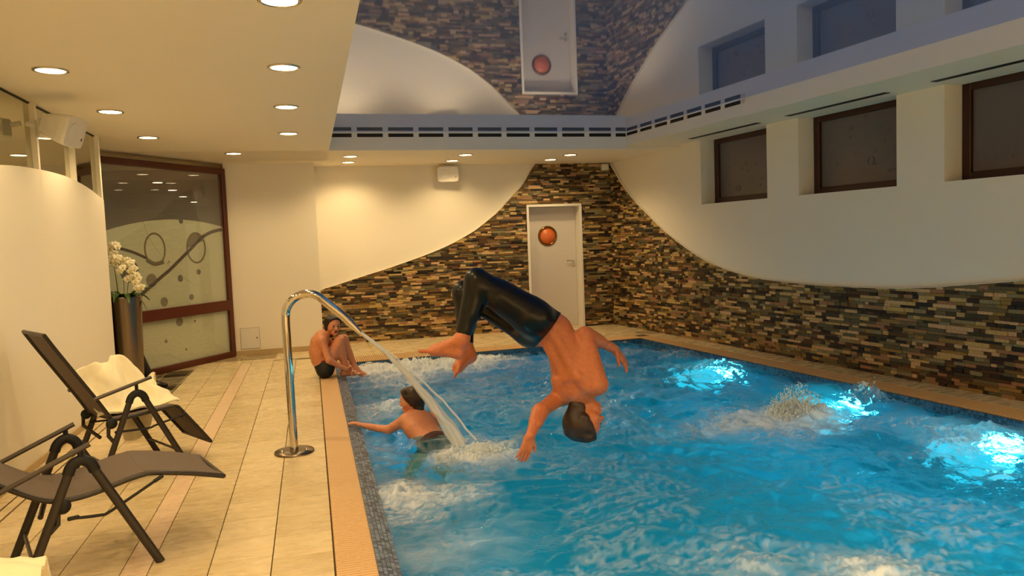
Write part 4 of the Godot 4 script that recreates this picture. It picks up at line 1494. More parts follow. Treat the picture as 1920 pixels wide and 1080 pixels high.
# ------------------------------------------------------------------ loungers
func make_lounger(label: String, at: Vector3, turn: float, width: float, back: Array, seat: Array, foot: Array, arm: Array) -> Node3D:
	# local x forward, y up; the near side at z = 0, the far side at z = -width; the origin at the near front foot
	var t := thing("folding_lounger", label, "lounger", at, turn, "folding aluminium loungers")
	var w := width
	for z in [0.0, -w]:
		var s := st()
		tube(s, [Vector3(0.0, 0.0, z), Vector3(-0.262, 0.535, z), Vector3(-0.272, 0.552, z)], 0.021, 12, true, 0.62, Vector3(0, 0, 1))
		obj("leg", s, M.alu, t)
		s = st()
		tube(s, [Vector3(-0.585, 0.0, z), Vector3(-0.365, 0.535, z), Vector3(-0.358, 0.552, z)], 0.021, 12, true, 0.62, Vector3(0, 0, 1))
		obj("leg", s, M.alu, t)
		s = st()
		tube(s, smooth_path([Vector3(-0.258, 0.525, z), Vector3(-0.276, 0.565, z), Vector3(-0.314, 0.585, z), Vector3(-0.352, 0.565, z), Vector3(-0.370, 0.525, z)], 4), 0.026, 12, true, 0.70, Vector3(0, 0, 1))
		obj("leg_joint", s, M.black, t)
		s = st()
		var a := Vector3(arm[0].x, arm[0].y, z)
		var b := Vector3(arm[1].x, arm[1].y, z)
		tube(s, [a, a.lerp(b, 0.03), b], 0.012, 10, true, 1.7, Vector3(0, 0, 1))
		obj("armrest", s, M.alu_light, t)
		s = st()
		tube(s, [Vector3(-0.314, 0.575, z), a.lerp(b, (arm[0].x + 0.314) / (arm[0].x - arm[1].x))], 0.012, 8)
		obj("armrest_bracket", s, M.black, t)
	var inner := 0.028
	for group in [["back", back], ["seat", seat], ["foot", foot]]:
		var pts: Array = group[1]
		for z in [-inner, -w + inner]:
			var s := st()
			tube(s, smooth_path(pts.map(func(p): return Vector3(p.x, p.y, z)), 4), 0.0125, 10)
			obj(group[0] + "_rail", s, M.alu, t)
		var line := smooth_path(pts.map(func(p): return Vector3(p.x, p.y, 0)), 4)
		var n := line.size() - 1
		var s := st()
		sheet(s, func(u: float, v: float) -> Vector3:
			var f := u * n
			var i := mini(int(f), n - 1)
			var p: Vector3 = line[i].lerp(line[i + 1], f - i)
			return Vector3(p.x, p.y + 0.012 - 0.016 * sin(PI * v), -inner - (w - 2 * inner) * v), n, 8, 0.004)
		obj(group[0] + "_sling", s, M.sling, t)
		if group[0] == "back":
			s = st()
			tube(s, [Vector3(pts[-1].x, pts[-1].y, -inner), Vector3(pts[-1].x, pts[-1].y, -w + inner)], 0.0125, 10)
			obj("head_bar", s, M.alu, t)
			s = st()
			var hem: Vector2 = pts[-1].lerp(pts[-2], 0.35)
			tube(s, [Vector3(hem.x, hem.y + 0.01, -inner), Vector3(hem.x + 0.005, hem.y, -w * 0.5), Vector3(hem.x, hem.y + 0.01, -w + inner)], 0.004, 6)
			obj("hem", s, M.alu_light, t)
		if group[0] == "foot":
			s = st()
			tube(s, [Vector3(pts[-1].x, pts[-1].y, -inner), Vector3(pts[-1].x, pts[-1].y, -w + inner)], 0.0125, 10)
			obj("foot_bar", s, M.alu, t)
	for c in [[Vector3(-0.065, 0.13, 0), 0.009], [Vector3(-0.53, 0.13, 0), 0.009]]:
		var s := st()
		tube(s, [c[0], c[0] + Vector3(0, 0, -w)], c[1], 8)
		obj("cross_bar", s, M.alu_light, t)
	# hinge plates, brackets and the bent rods that lift the footrest
	var hinge: Vector2 = seat[0]
	for z in [-0.012, -w + 0.012]:
		var s := st()
		lathe(s, [Vector2(0.0, -0.012), Vector2(0.034, -0.012), Vector2(0.037, 0.0), Vector2(0.034, 0.012), Vector2(0.0, 0.012)], 20, Transform3D(Basis(Vector3(1, 0, 0), Vector3(0, 0, 1), Vector3(0, -1, 0)), Vector3(hinge.x, hinge.y - 0.02, z)))
		obj("hinge", s, M.black, t)
		s = st()
		tube(s, [Vector3(hinge.x - 0.02, hinge.y - 0.02, z), Vector3(hinge.x - 0.025, hinge.y - 0.10, z), Vector3(-0.47, 0.26, z * 0.6)], 0.013, 8)
		obj("bracket", s, M.alu, t)
		s = st()
		var e: Vector2 = foot[0].lerp(foot[-1], 0.14)
		tube(s, smooth_path([Vector3(hinge.x + 0.03, hinge.y - 0.085, z), Vector3(-0.25, hinge.y - 0.10, z), Vector3(-0.20, hinge.y - 0.09, z), Vector3(e.x, e.y - 0.02, z)], 3), 0.0075, 8)
		obj("lift_rod", s, M.black, t)
		s = st()
		box(s, Transform3D(Basis(Vector3(0, 0, 1), 0.45), Vector3(e.x, e.y - 0.02, z)), Vector3(0.05, 0.018, 0.016), 0.004)
		obj("rod_end", s, M.black, t)
		s = st()
		box(s, Transform3D(Basis(), Vector3(hinge.x + 0.04, hinge.y - 0.085, z)), Vector3(0.05, 0.018, 0.016), 0.004)
		obj("rod_end", s, M.black, t)
	return t

func build_loungers():
	var seat := [Vector2(-0.40, 0.400), Vector2(-0.32, 0.402), Vector2(-0.239, 0.413), Vector2(-0.12, 0.440), Vector2(-0.03, 0.452)]
	var back := [Vector2(-0.40, 0.400), Vector2(-0.483, 0.428), Vector2(-0.604, 0.508), Vector2(-0.80, 0.66), Vector2(-1.02, 0.86), Vector2(-1.10, 0.94)]
	var foot := [Vector2(-0.034, 0.4525), Vector2(0.03, 0.442), Vector2(0.18, 0.405), Vector2(0.335, 0.356)]
	var arm := [Vector2(-0.272, 0.655), Vector2(-0.70, 0.478)]
	var near := make_lounger("brown sling folding lounger nearest the camera, laid back with its footrest raised", Vector3(-0.803, 0, -3.996), deg_to_rad(22), 0.54, back, seat, foot, arm)
	# the lounger beside the camera: only the towel on its footrest shows
	var side := make_lounger("folding lounger at the picture's corner, hidden under a cream towel", Vector3(-1.38, 0, -2.64), deg_to_rad(10), 0.54, back, seat, foot, arm)
	var s := st()
	sheet(s, func(u: float, v: float) -> Vector3:
		var x := lerpf(-0.10, 0.42, u)
		var z := lerpf(0.05, -0.60, v)
		var y := 0.475 - 0.25 * maxf(x, 0.0) + 0.012 * noise_a.get_noise_2d(u * 5.0, v * 6.0) + 0.01 * sin(v * 24.0 + u * 4.0) * u
		if v < 0.1:
			y -= (0.1 - v) * 0.7
		if v > 0.9:
			y -= (v - 0.9) * 1.2
		return Vector3(x, y, z), 24, 36, 0.014)
	var tw := obj("towel", s, M.towel)
	tw.transform = side.transform
	tag(tw, "cream towel spread over a lounger's footrest in the picture's bottom corner", "towel")
	# farther lounger: upright back, footrest down, towel over the far armrest
	seat = [Vector2(-0.485, 0.425), Vector2(-0.36, 0.425), Vector2(-0.22, 0.434), Vector2(-0.063, 0.444)]
	back = [Vector2(-0.47, 0.415), Vector2(-0.55, 0.56), Vector2(-0.66, 0.745), Vector2(-0.77, 0.93), Vector2(-0.835, 1.045)]
	foot = [Vector2(-0.035, 0.432), Vector2(-0.02, 0.418), Vector2(0.09, 0.27), Vector2(0.192, 0.128)]
	arm = [Vector2(-0.215, 0.679), Vector2(-0.585, 0.590)]
	var far := make_lounger("brown sling folding lounger with upright back and lowered footrest, cream towel on its arm", Vector3(-0.935, 0, -5.765), deg_to_rad(32), 0.52, back, seat, foot, arm)
	s = st()
	var cross := smooth_path([Vector3(-0.13, 0.450, 0), Vector3(-0.27, 0.475, 0), Vector3(-0.40, 0.585, 0), Vector3(-0.50, 0.705, 0), Vector3(-0.565, 0.705, 0), Vector3(-0.60, 0.55, 0), Vector3(-0.585, 0.36, 0), Vector3(-0.555, 0.14, 0)], 5)
	sheet(s, func(u: float, v: float) -> Vector3:
		var hang := smoothstep(0.40, 0.56, u) * (1.0 - 0.35 * smoothstep(0.80, 1.0, u))
		var f := v * (0.64 + 0.36 * hang) * (cross.size() - 1)
		var i := mini(int(f), cross.size() - 2)
		var p: Vector3 = cross[i].lerp(cross[i + 1], f - i)
		var x := lerpf(-0.53, 0.02, u)
		var top := smoothstep(0.22, 0.40, v) * (1.0 - smoothstep(0.60, 0.80, v))
		var fold := 0.030 * noise_a.get_noise_2d(u * 3.0 + 8.0, v * 3.0) + 0.020 * sin(u * 15.0 + v * 8.0) * (0.4 + v)
		var y := p.y + fold * 0.7 + top * (0.06 * sin(PI * clampf(u * 1.15, 0, 1)) - 0.17 * smoothstep(0.5, 1.0, u) + 0.02)
		if v > 0.8:
			y += (v - 0.8) * 0.55 * absf(u - 0.72) * hang
		return Vector3(x + 0.02 * sin(v * 9.0), maxf(y, 0.10), p.x + fold), 44, 40, 0.013)
	tw = obj("towel", s, M.towel)
	tw.transform = far.transform
	tag(tw, "cream towel draped over the upright lounger's far armrest and hanging below its seat", "towel")

# ------------------------------------------------------------------ planter, bag, speakers
func build_planter():
	var at := Vector3(-2.0, 0, -9.0)
	var t := thing("planter", "tall tapered brushed-steel floor planter at the end of the arched wall", "planter", at)
	var s := st()
	lathe(s, [Vector2(0.0, 0.0), Vector2(0.148, 0.0), Vector2(0.150, 0.004), Vector2(0.150, 0.004), Vector2(0.185, 1.06), Vector2(0.188, 1.075), Vector2(0.183, 1.08), Vector2(0.176, 1.074), Vector2(0.172, 1.0)], 48)
	obj("vessel", s, M.steel, t)
	s = st()
	lathe(s, [Vector2(0.174, 1.02), Vector2(0.1, 1.035), Vector2(0.0, 1.04)], 24)
	obj("soil", s, M.soil, t)
	var o := thing("orchid", "white orchid with drooping flower sprays growing from the steel planter", "plant", at + Vector3(0, 1.03, 0))
	var r := RandomNumberGenerator.new()
	r.seed = 5
	# flower: five petals and a yellow lip
	var flower := st()
	for i in 5:
		var a := TAU * i / 5.0 + PI / 2
		var long := 0.036 if i % 5 in [1, 4] else 0.032
		var wide := 0.019 if i % 5 in [1, 4] else 0.012
		sheet(flower, func(u: float, v: float) -> Vector3:
			var l := u * long
			var ww := sin(PI * pow(u, 0.8)) * wide * (v - 0.5) * 2.0
			return Vector3(cos(a) * l - sin(a) * ww, sin(a) * l + cos(a) * ww, 0.006 * sin(u * 2.6) - 0.004 * (v - 0.5) * (v - 0.5) * 4), 5, 4, 0.0015)
	var flower_mesh := flower.commit()
	var lip := st()
	ball(lip, Vector3(0, -0.006, 0.008), Vector3(0.007, 0.010, 0.008), 5)
	var lip_mesh := lip.commit()
	for q in [[Vector3(0.02, 0, 0.02), Vector3(0.03, 0.40, 0.04), Vector3(0.10, 0.42, 0.08), Vector3(0.155, 0.28, 0.11), 9], [Vector3(-0.03, 0, 0.03), Vector3(-0.05, 0.42, 0.08), Vector3(-0.02, 0.47, 0.10), Vector3(0.04, 0.32, 0.13), 8], [Vector3(0.03, 0, 0.0), Vector3(0.09, 0.24, 0.06), Vector3(0.17, 0.24, 0.10), Vector3(0.195, 0.12, 0.13), 8], [Vector3(-0.05, 0, -0.03), Vector3(-0.07, 0.52, 0.02), Vector3(-0.04, 0.62, 0.04), Vector3(-0.02, 0.52, 0.06), 6]]:
		var pts := smooth_path([q[0], q[0].lerp(q[1], 0.55) + Vector3(0, 0.02, 0), q[1], q[2], q[3]], 6)
		var stem := st()
		tube(stem, pts, 0.0035, 6)
		obj("stem", stem, M.stem, o)
		for i in q[4]:
			var f: float = 0.50 + 0.5 * i / (q[4] - 1)
			var p: Vector3 = pts[int(f * (pts.size() - 1))]
			var side := 1.0 if i % 2 == 0 else -1.0
			var fl := obj("flower", flower_mesh, M.petal, o)
			var turn := Vector3(0.3 + side * 0.35 + r.randf_range(-0.2, 0.2), -0.15 + r.randf_range(-0.25, 0.25), 1.0)
			fl.transform = Transform3D(Basis.looking_at(-turn, Vector3.UP).rotated(turn.normalized(), r.randf_range(-0.4, 0.4)).scaled(Vector3.ONE * r.randf_range(1.15, 1.5)), p + Vector3(side * 0.022, r.randf_range(-0.012, 0.016), 0.012))
			obj("flower_lip", lip_mesh, M.lip, fl)
	for i in 15:
		var a := -0.9 + TAU * i / 15.0 + r.randf_range(-0.15, 0.15)
		var l := r.randf_range(0.20, 0.32)
		var droop := r.randf_range(0.10, 0.30)
		var lift := r.randf_range(0.10, 0.2)
		var d := Vector3(cos(a), 0, sin(a))
		var c := Vector3(-d.z, 0, d.x)
		s = st()
		sheet(s, func(u: float, v: float) -> Vector3:
			var wv := (v - 0.5) * 2.0 * 0.030 * pow(sin(PI * clampf(u * 0.93 + 0.06, 0, 1)), 0.7)
			return d * (0.03 + l * u) + Vector3(0, 0.01 + lift * u * 1.6 - droop * u * u * 1.5 + absf(wv) * 0.4, 0) + c * wv, 12, 4, 0.002)
		obj("leaf", s, M.leaf, o)
	# black trouser leg and shoe showing beside the planter: a seated person behind the wall's end
	var p := thing("person", "person mostly hidden behind the steel planter, black trouser leg and dark shoe showing", "person", Vector3(-1.86, 0, -9.26))
	var b := [bone(Vector3(-0.56, 0.47, 0.02), Vector3(-0.12, 0.47, 0.0), 0.085, 0.062, 0.04), bone(Vector3(-0.12, 0.47, 0.0), Vector3(0.02, 0.10, 0.0), 0.062, 0.052, 0.03), bone(Vector3(-0.58, 0.50, 0.06), Vector3(-0.60, 0.62, 0.08), 0.12, 0.11, 0.05), bone(Vector3(-0.56, 0.47, 0.18), Vector3(-0.26, 0.47, 0.20), 0.085, 0.062, 0.04), bone(Vector3(-0.26, 0.47, 0.20), Vector3(-0.34, 0.10, 0.20), 0.062, 0.052, 0.03), bone(Vector3(-0.60, 0.55, 0.10), Vector3(-0.64, 0.95, 0.10), 0.13, 0.14, 0.05, Vector3(0, 0, 1), 1.15), bone(Vector3(-0.63, 0.98, -0.03), Vector3(-0.54, 0.72, -0.07), 0.05, 0.042, 0.03), bone(Vector3(-0.63, 0.98, 0.24), Vector3(-0.54, 0.72, 0.28), 0.05, 0.042, 0.03), bone(Vector3(-0.54, 0.72, -0.07), Vector3(-0.40, 0.585, 0.0), 0.042, 0.034, 0.02), bone(Vector3(-0.54, 0.72, 0.28), Vector3(-0.40, 0.585, 0.2), 0.042, 0.034, 0.02)]
	obj("clothes", skin_mesh(b, 0.014), M.cloth_black, p)
	var hc := Vector3(-0.61, 1.24, 0.10)
	b = head_bones(hc, Vector3(0.1, 1, 0), Vector3(1, -0.1, -0.1), 1.0)
	b.append(bone(Vector3(-0.63, 1.06, 0.10), hc + Vector3(-0.01, -0.06, 0), 0.052, 0.048, 0.03))
	b.append_array(hand_bones(Vector3(-0.40, 0.585, 0.0), Vector3(0.9, -0.25, 0), Vector3(0, -1, 0), Vector3(0, 0, 1), 0.17, 0.4))
	b.append_array(hand_bones(Vector3(-0.40, 0.585, 0.2), Vector3(0.9, -0.25, 0), Vector3(0, -1, 0), Vector3(0, 0, -1), 0.17, 0.4))
	obj("skin", skin_mesh(b, 0.007), M.skin, p)
	obj("hair", hair_mesh(hc, Vector3(0.1, 1, 0), Vector3(1, -0.1, -0.1), 1.0, -0.06, 0.01), M.hair, p)
	for f in [Vector3(0.0, 0, 0.0), Vector3(-0.37, 0, 0.20)]:
		b = [bone(f + Vector3(0.0, 0.04, 0), f + Vector3(0.08, 0.04, 0.02), 0.038, 0.036, 0.03), bone(f + Vector3(0.08, 0.038, 0.02), f + Vector3(0.19, 0.028, 0.05), 0.038, 0.026, 0.03), bone(f + Vector3(0.02, 0.07, 0), f + Vector3(0.02, 0.10, 0), 0.042, 0.042, 0.03)]
		obj("shoe", skin_mesh(b, 0.008, [[Vector3(0, 0.001, 0), Vector3(0, -1, 0)]]), M.leather, p)
	# the bench that carries the hidden person
	var bench := thing("bench", "low dark bench behind the end of the arched wall, hidden by the planter", "bench", Vector3(-2.46, 0, -9.17))
	obj("seat", slab(Vector3(-0.20, 0.34, -0.14), Vector3(0.16, 0.375, 0.24), 0.006), M.window_frame, bench)
	for x in [-0.18, 0.10]:
		for z in [-0.12, 0.18]:
			obj("leg", slab(Vector3(x, 0, z), Vector3(x + 0.04, 0.34, z + 0.04), 0.003), M.window_frame, bench)

func speaker_box(parent: Node, xf: Transform3D, w: float, h: float, d: float):
	# a rounded cabinet that narrows to the back, with a grille front and a driver
	var s := st()
	var rings := []
	for q in [[0.0, 0.62], [0.25, 0.75], [0.7, 0.95], [0.9, 1.0], [1.0, 0.97]]:
		var ring := []
		for k in 28:
			var a := TAU * k / 28.0
			var c := Vector2(signf(cos(a)) * pow(absf(cos(a)), 0.28), signf(sin(a)) * pow(absf(sin(a)), 0.28))
			ring.append(xf * Vector3(c.x * w * 0.5 * q[1], c.y * h * 0.5 * q[1], (q[0] - 1.0) * d))
		rings.append(ring)
	var mid := xf * Vector3(0, 0, -d * 0.5)
	for i in rings.size() - 1:
		for k in 28:
			face(s, [rings[i][k], rings[i][(k + 1) % 28], rings[i + 1][(k + 1) % 28], rings[i + 1][k]], mid)
	face(s, rings[0], mid)
	obj("cabinet", s, M.white, parent)
	s = st()
	face(s, rings[-1], mid)
	obj("front_grille", s, M.white, parent)
	s = st()
	var up := xf * Transform3D(Basis(Vector3(1, 0, 0), Vector3(0, 0, -1), Vector3(0, 1, 0)).inverse() if false else Basis(Vector3(1, 0, 0), Vector3(0, 0, 1), Vector3(0, -1, 0)), Vector3(-w * 0.12, 0, 0.001))
	lathe(s, [Vector2(h * 0.30, 0.0), Vector2(h * 0.30, 0.003), Vector2(h * 0.27, 0.004), Vector2(h * 0.12, 0.002), Vector2(0.0, 0.003)], 28, up)
	obj("driver_ring", s, M.white, parent)
	s = st()
	box(s, xf * Transform3D(Basis(), Vector3(w * 0.36, -h * 0.18, 0.002)), Vector3(0.012, 0.022, 0.003))
	obj("badge", s, M.black, parent)

func build_speakers():
	var t := thing("wall_speaker", "white loudspeaker hung high on the cream far wall under the soffit", "speaker", Vector3(2.175, 2.60, FAR))
	speaker_box(t, Transform3D(Basis(Vector3.UP, deg_to_rad(-10)) * Basis(Vector3.RIGHT, deg_to_rad(8)), Vector3(0, 0, 0.24)), 0.34, 0.245, 0.19)
	obj("bracket", slab(Vector3(-0.03, -0.05, 0.0), Vector3(0.03, 0.05, 0.08), 0.004), M.grey, t)
	t = thing("corner_speaker", "white loudspeaker tilted down from the mirror strip above the arched wall", "speaker", Vector3(-2.05, 2.475, -6.47))
	var dir := Vector3(0.92, -0.32, 0.16).normalized()
	speaker_box(t, Transform3D(Basis.looking_at(-dir, Vector3.UP), Vector3(0.36, 0.015, -0.03)), 0.30, 0.235, 0.22)
	var s := st()
	box(s, Transform3D(Basis(Vector3.UP, 0.5), Vector3(0.13, 0.06, -0.10)), Vector3(0.12, 0.14, 0.10), 0.012)
	tube(s, [Vector3(0.10, 0.03, -0.08), Vector3(0.18, 0.02, -0.05)], 0.028, 12)
	tube(s, [Vector3(0.0, 0.10, -0.12), Vector3(0.10, 0.08, -0.11)], 0.02, 10)
	obj("bracket", s, M.white, t)
	t = thing("corner_sensor", "small white sensor box in the top corner above the stone", "sensor", Vector3(4.90, 2.68, FAR))
	s = st()
	span(s, Vector3(-0.06, -0.045, 0.03), Vector3(0.06, 0.065, 0.12), 0.012)
	obj("housing", s, M.white, t)
	s = st()
	span(s, Vector3(-0.045, -0.05, 0.05), Vector3(0.045, -0.044, 0.11), 0.002)
	obj("lens", s, M.grey, t)

func build_panel():
	var t := thing("access_panel", "small white square access panel low on the pier", "panel", Vector3(-0.90, 0.10, -11.42))
	obj("rim", slab(Vector3(-0.135, -0.01, 0.0), Vector3(0.135, 0.30, 0.004)), M.grey, t)
	var leaf := obj("cover", slab(Vector3(-0.128, -0.003, 0.0), Vector3(0.128, 0.293, 0.009), 0.002), M.white, t)
	var s := st()
	lathe(s, [Vector2(0.0, 0.004), Vector2(0.009, 0.003), Vector2(0.011, 0.0)], 14, Transform3D(Basis(Vector3(1, 0, 0), Vector3(0, 0, 1), Vector3(0, -1, 0)), Vector3(0.095, 0.15, 0.009)))
	obj("lock", s, M.brass, leaf)

# ------------------------------------------------------------------ people
func build_man():
	var t := thing("person", "bare-backed boy in glossy black tights somersaulting head down over the pool", "person")
	var J := {"pel": Vector3(1.285, 1.045, -4.251), "hipN": Vector3(1.245, 1.080, -4.170), "hipF": Vector3(1.275, 0.995, -4.335), "kneeN": Vector3(0.915, 1.318, -4.185), "kneeF": Vector3(0.903, 1.230, -4.512),
		"ankN": Vector3(0.812, 0.985, -4.165), "ankF": Vector3(0.880, 0.890, -4.400), "heelN": Vector3(0.792, 0.905, -4.175), "ballN": Vector3(0.650, 0.925, -4.195), "toeN": Vector3(0.575, 0.930, -4.215), "heelF": Vector3(0.908, 0.845, -4.395), "ballF": Vector3(0.812, 0.800, -4.300), "toeF": Vector3(0.778, 0.762, -4.25),
		"waist": Vector3(1.377, 0.992, -4.235), "mid": Vector3(1.435, 0.868, -4.195), "chest": Vector3(1.470, 0.735, -4.165), "upc": Vector3(1.502, 0.634, -4.152), "neck": Vector3(1.538, 0.565, -4.148),
		"shN": Vector3(1.428, 0.588, -4.255), "elN": Vector3(1.234, 0.554, -4.063), "wrN": Vector3(1.125, 0.455, -3.92), "shF": Vector3(1.578, 0.680, -4.040), "elF": Vector3(1.543, 0.968, -4.133), "wrF": Vector3(1.766, 0.850, -4.210)}
	var side := Vector3(0.62, 0.165, 0.60)          # across the back, from his left shoulder to his right
	var rear := Vector3(-0.67, -0.136, 0.73)        # out of his back
	var b := [
		bone(J.pel, J.waist, 0.102, 0.090, 0.05, side, 1.18), bone(J.waist, J.mid + Vector3(0.015, 0, 0), 0.086, 0.086, 0.06, side, 1.16), bone(J.mid + Vector3(0.015, 0, 0), J.chest + Vector3(0.02, 0, 0), 0.087, 0.090, 0.05, side, 1.22), bone(J.chest + Vector3(0.02, 0, 0), J.upc, 0.090, 0.076, 0.05, side, 1.3),
		bone(J.upc, J.neck, 0.060, 0.053, 0.05), bone(J.upc, J.shN, 0.058, 0.057, 0.05), bone(J.upc, J.shF, 0.058, 0.057, 0.05),
		bone(J.shN, J.elN, 0.054, 0.040, 0.04), bone(J.elN, J.wrN, 0.041, 0.026, 0.02), bone(J.elN.lerp(J.wrN, 0.12), J.elN.lerp(J.wrN, 0.45), 0.043, 0.036, 0.03),
		bone(J.shF, J.elF, 0.058, 0.042, 0.035), bone(J.shF.lerp(J.elF, 0.25), J.shF.lerp(J.elF, 0.65), 0.052, 0.048, 0.03), bone(J.elF, J.wrF, 0.041, 0.027, 0.02), bone(J.elF.lerp(J.wrF, 0.12), J.elF.lerp(J.wrF, 0.45), 0.042, 0.036, 0.03),
		bone(J.mid.lerp(J.chest, 0.4) + side * 0.085, J.chest + side * 0.11, 0.052, 0.058, 0.04), bone(J.mid.lerp(J.chest, 0.4) - side * 0.06, J.chest - side * 0.08, 0.052, 0.058, 0.04),
		bone(J.pel, J.hipN, 0.095, 0.100, 0.05), bone(J.pel, J.hipF, 0.095, 0.100, 0.05),
		bone(J.hipN, J.kneeN, 0.099, 0.062, 0.04), bone(J.hipF, J.kneeF, 0.099, 0.062, 0.04), bone(J.hipN.lerp(J.kneeN, 0.15), J.hipN.lerp(J.kneeN, 0.6), 0.094, 0.080, 0.04),
		bone(J.kneeN, J.ankN, 0.056, 0.037, 0.03), bone(J.kneeF, J.ankF, 0.056, 0.037, 0.03)]
	for q in [-1.0, 1.0]:
		b.append(bone(J.waist.lerp(J.mid, 0.1) + side * 0.042 * q + rear * 0.070, J.chest + Vector3(0.02, 0, 0) + side * 0.040 * q + rear * 0.074, 0.034, 0.036, 0.014))
		b.append(bone(J.chest.lerp(J.upc, 0.1) + side * 0.085 * q + rear * 0.070, J.chest.lerp(J.upc, 0.8) + side * 0.10 * q + rear * 0.060, 0.040, 0.038, 0.016))
	var calf := Vector3(0.035, -0.01, 0.0)
	b.append(bone(J.kneeN.lerp(J.ankN, 0.15) + calf * 0.6, J.kneeN.lerp(J.ankN, 0.55) + calf * 0.5, 0.054, 0.045, 0.04))
	b.append(bone(J.kneeF.lerp(J.ankF, 0.15) + calf * 0.6, J.kneeF.lerp(J.ankF, 0.55) + calf * 0.5, 0.054, 0.045, 0.04))
	b.append_array(foot_bones(J.ankN, J.heelN, J.ballN, J.toeN, Vector3(0.05, -1, 0.15)))
	b.append_array(foot_bones(J.ankF, J.heelF, J.ballF, J.toeF, Vector3(0.65, -0.65, 0.5)))
	var body := obj("body", skin_mesh(b, 0.0105), M.tan_skin, t)
	# hands and head on finer grids of their own
	var h := [bone(J.elN.lerp(J.wrN, 0.7), J.wrN, 0.031, 0.026, 0.02)]
	h.append_array(hand_bones(J.wrN, Vector3(-0.20, -0.50, 0.05), Vector3(-0.2, 0.1, -1), Vector3(1, 0, 0), 0.17, 0.45))
	obj("hand", skin_mesh(h, 0.0045), M.tan_skin, body)
	h = [bone(J.elF.lerp(J.wrF, 0.7), J.wrF, 0.032, 0.027, 0.02)]
	h.append_array(hand_bones(J.wrF, Vector3(0.42, -0.55, 0.02), Vector3(-0.6, -0.4, -0.5), Vector3(-1, -0.3, 0), 0.175, 0.35))
	obj("hand", skin_mesh(h, 0.0045), M.tan_skin, body)
	var hc := Vector3(1.520, 0.455, -4.13)
	var up := Vector3(-0.22, -0.97, 0.0)
	var fwd := Vector3(0.98, -0.20, 0.02)
	h = head_bones(hc, up, fwd, 1.03)
	h.append(bone(J.neck, hc + Vector3(-0.005, 0.045, 0.0), 0.052, 0.054, 0.03))
	h.append(bone(J.upc.lerp(J.neck, 0.4), J.neck, 0.056, 0.052, 0.03))
	var head := obj("head", skin_mesh(h, 0.005), M.tan_skin, body)
	obj("hair", hair_mesh(hc, up, fwd, 1.03, -0.075, 0.010), M.brown_hair, head)
	face_parts(head, hc, up, fwd, 1.03)
	# tights: the same legs a little larger, open at the waist, ending above the ankles
	var legs := [b[0], b[1], b[16], b[17], b[18], b[19], b[20], b[27], b[28]]
	legs.append(bone(J.kneeN, J.kneeN.lerp(J.ankN, 0.86), 0.056, 0.040, 0.03))
	legs.append(bone(J.kneeF, J.kneeF.lerp(J.ankF, 0.86), 0.056, 0.040, 0.03))
	var waist_dir: Vector3 = (J.mid - J.pel).normalized()
	obj("tights", skin_mesh(legs, 0.0095, [[J.pel.lerp(J.waist, 0.80), (waist_dir + Vector3(0.12, 0.1, 0)).normalized()]], 0.007), M.tights, body)

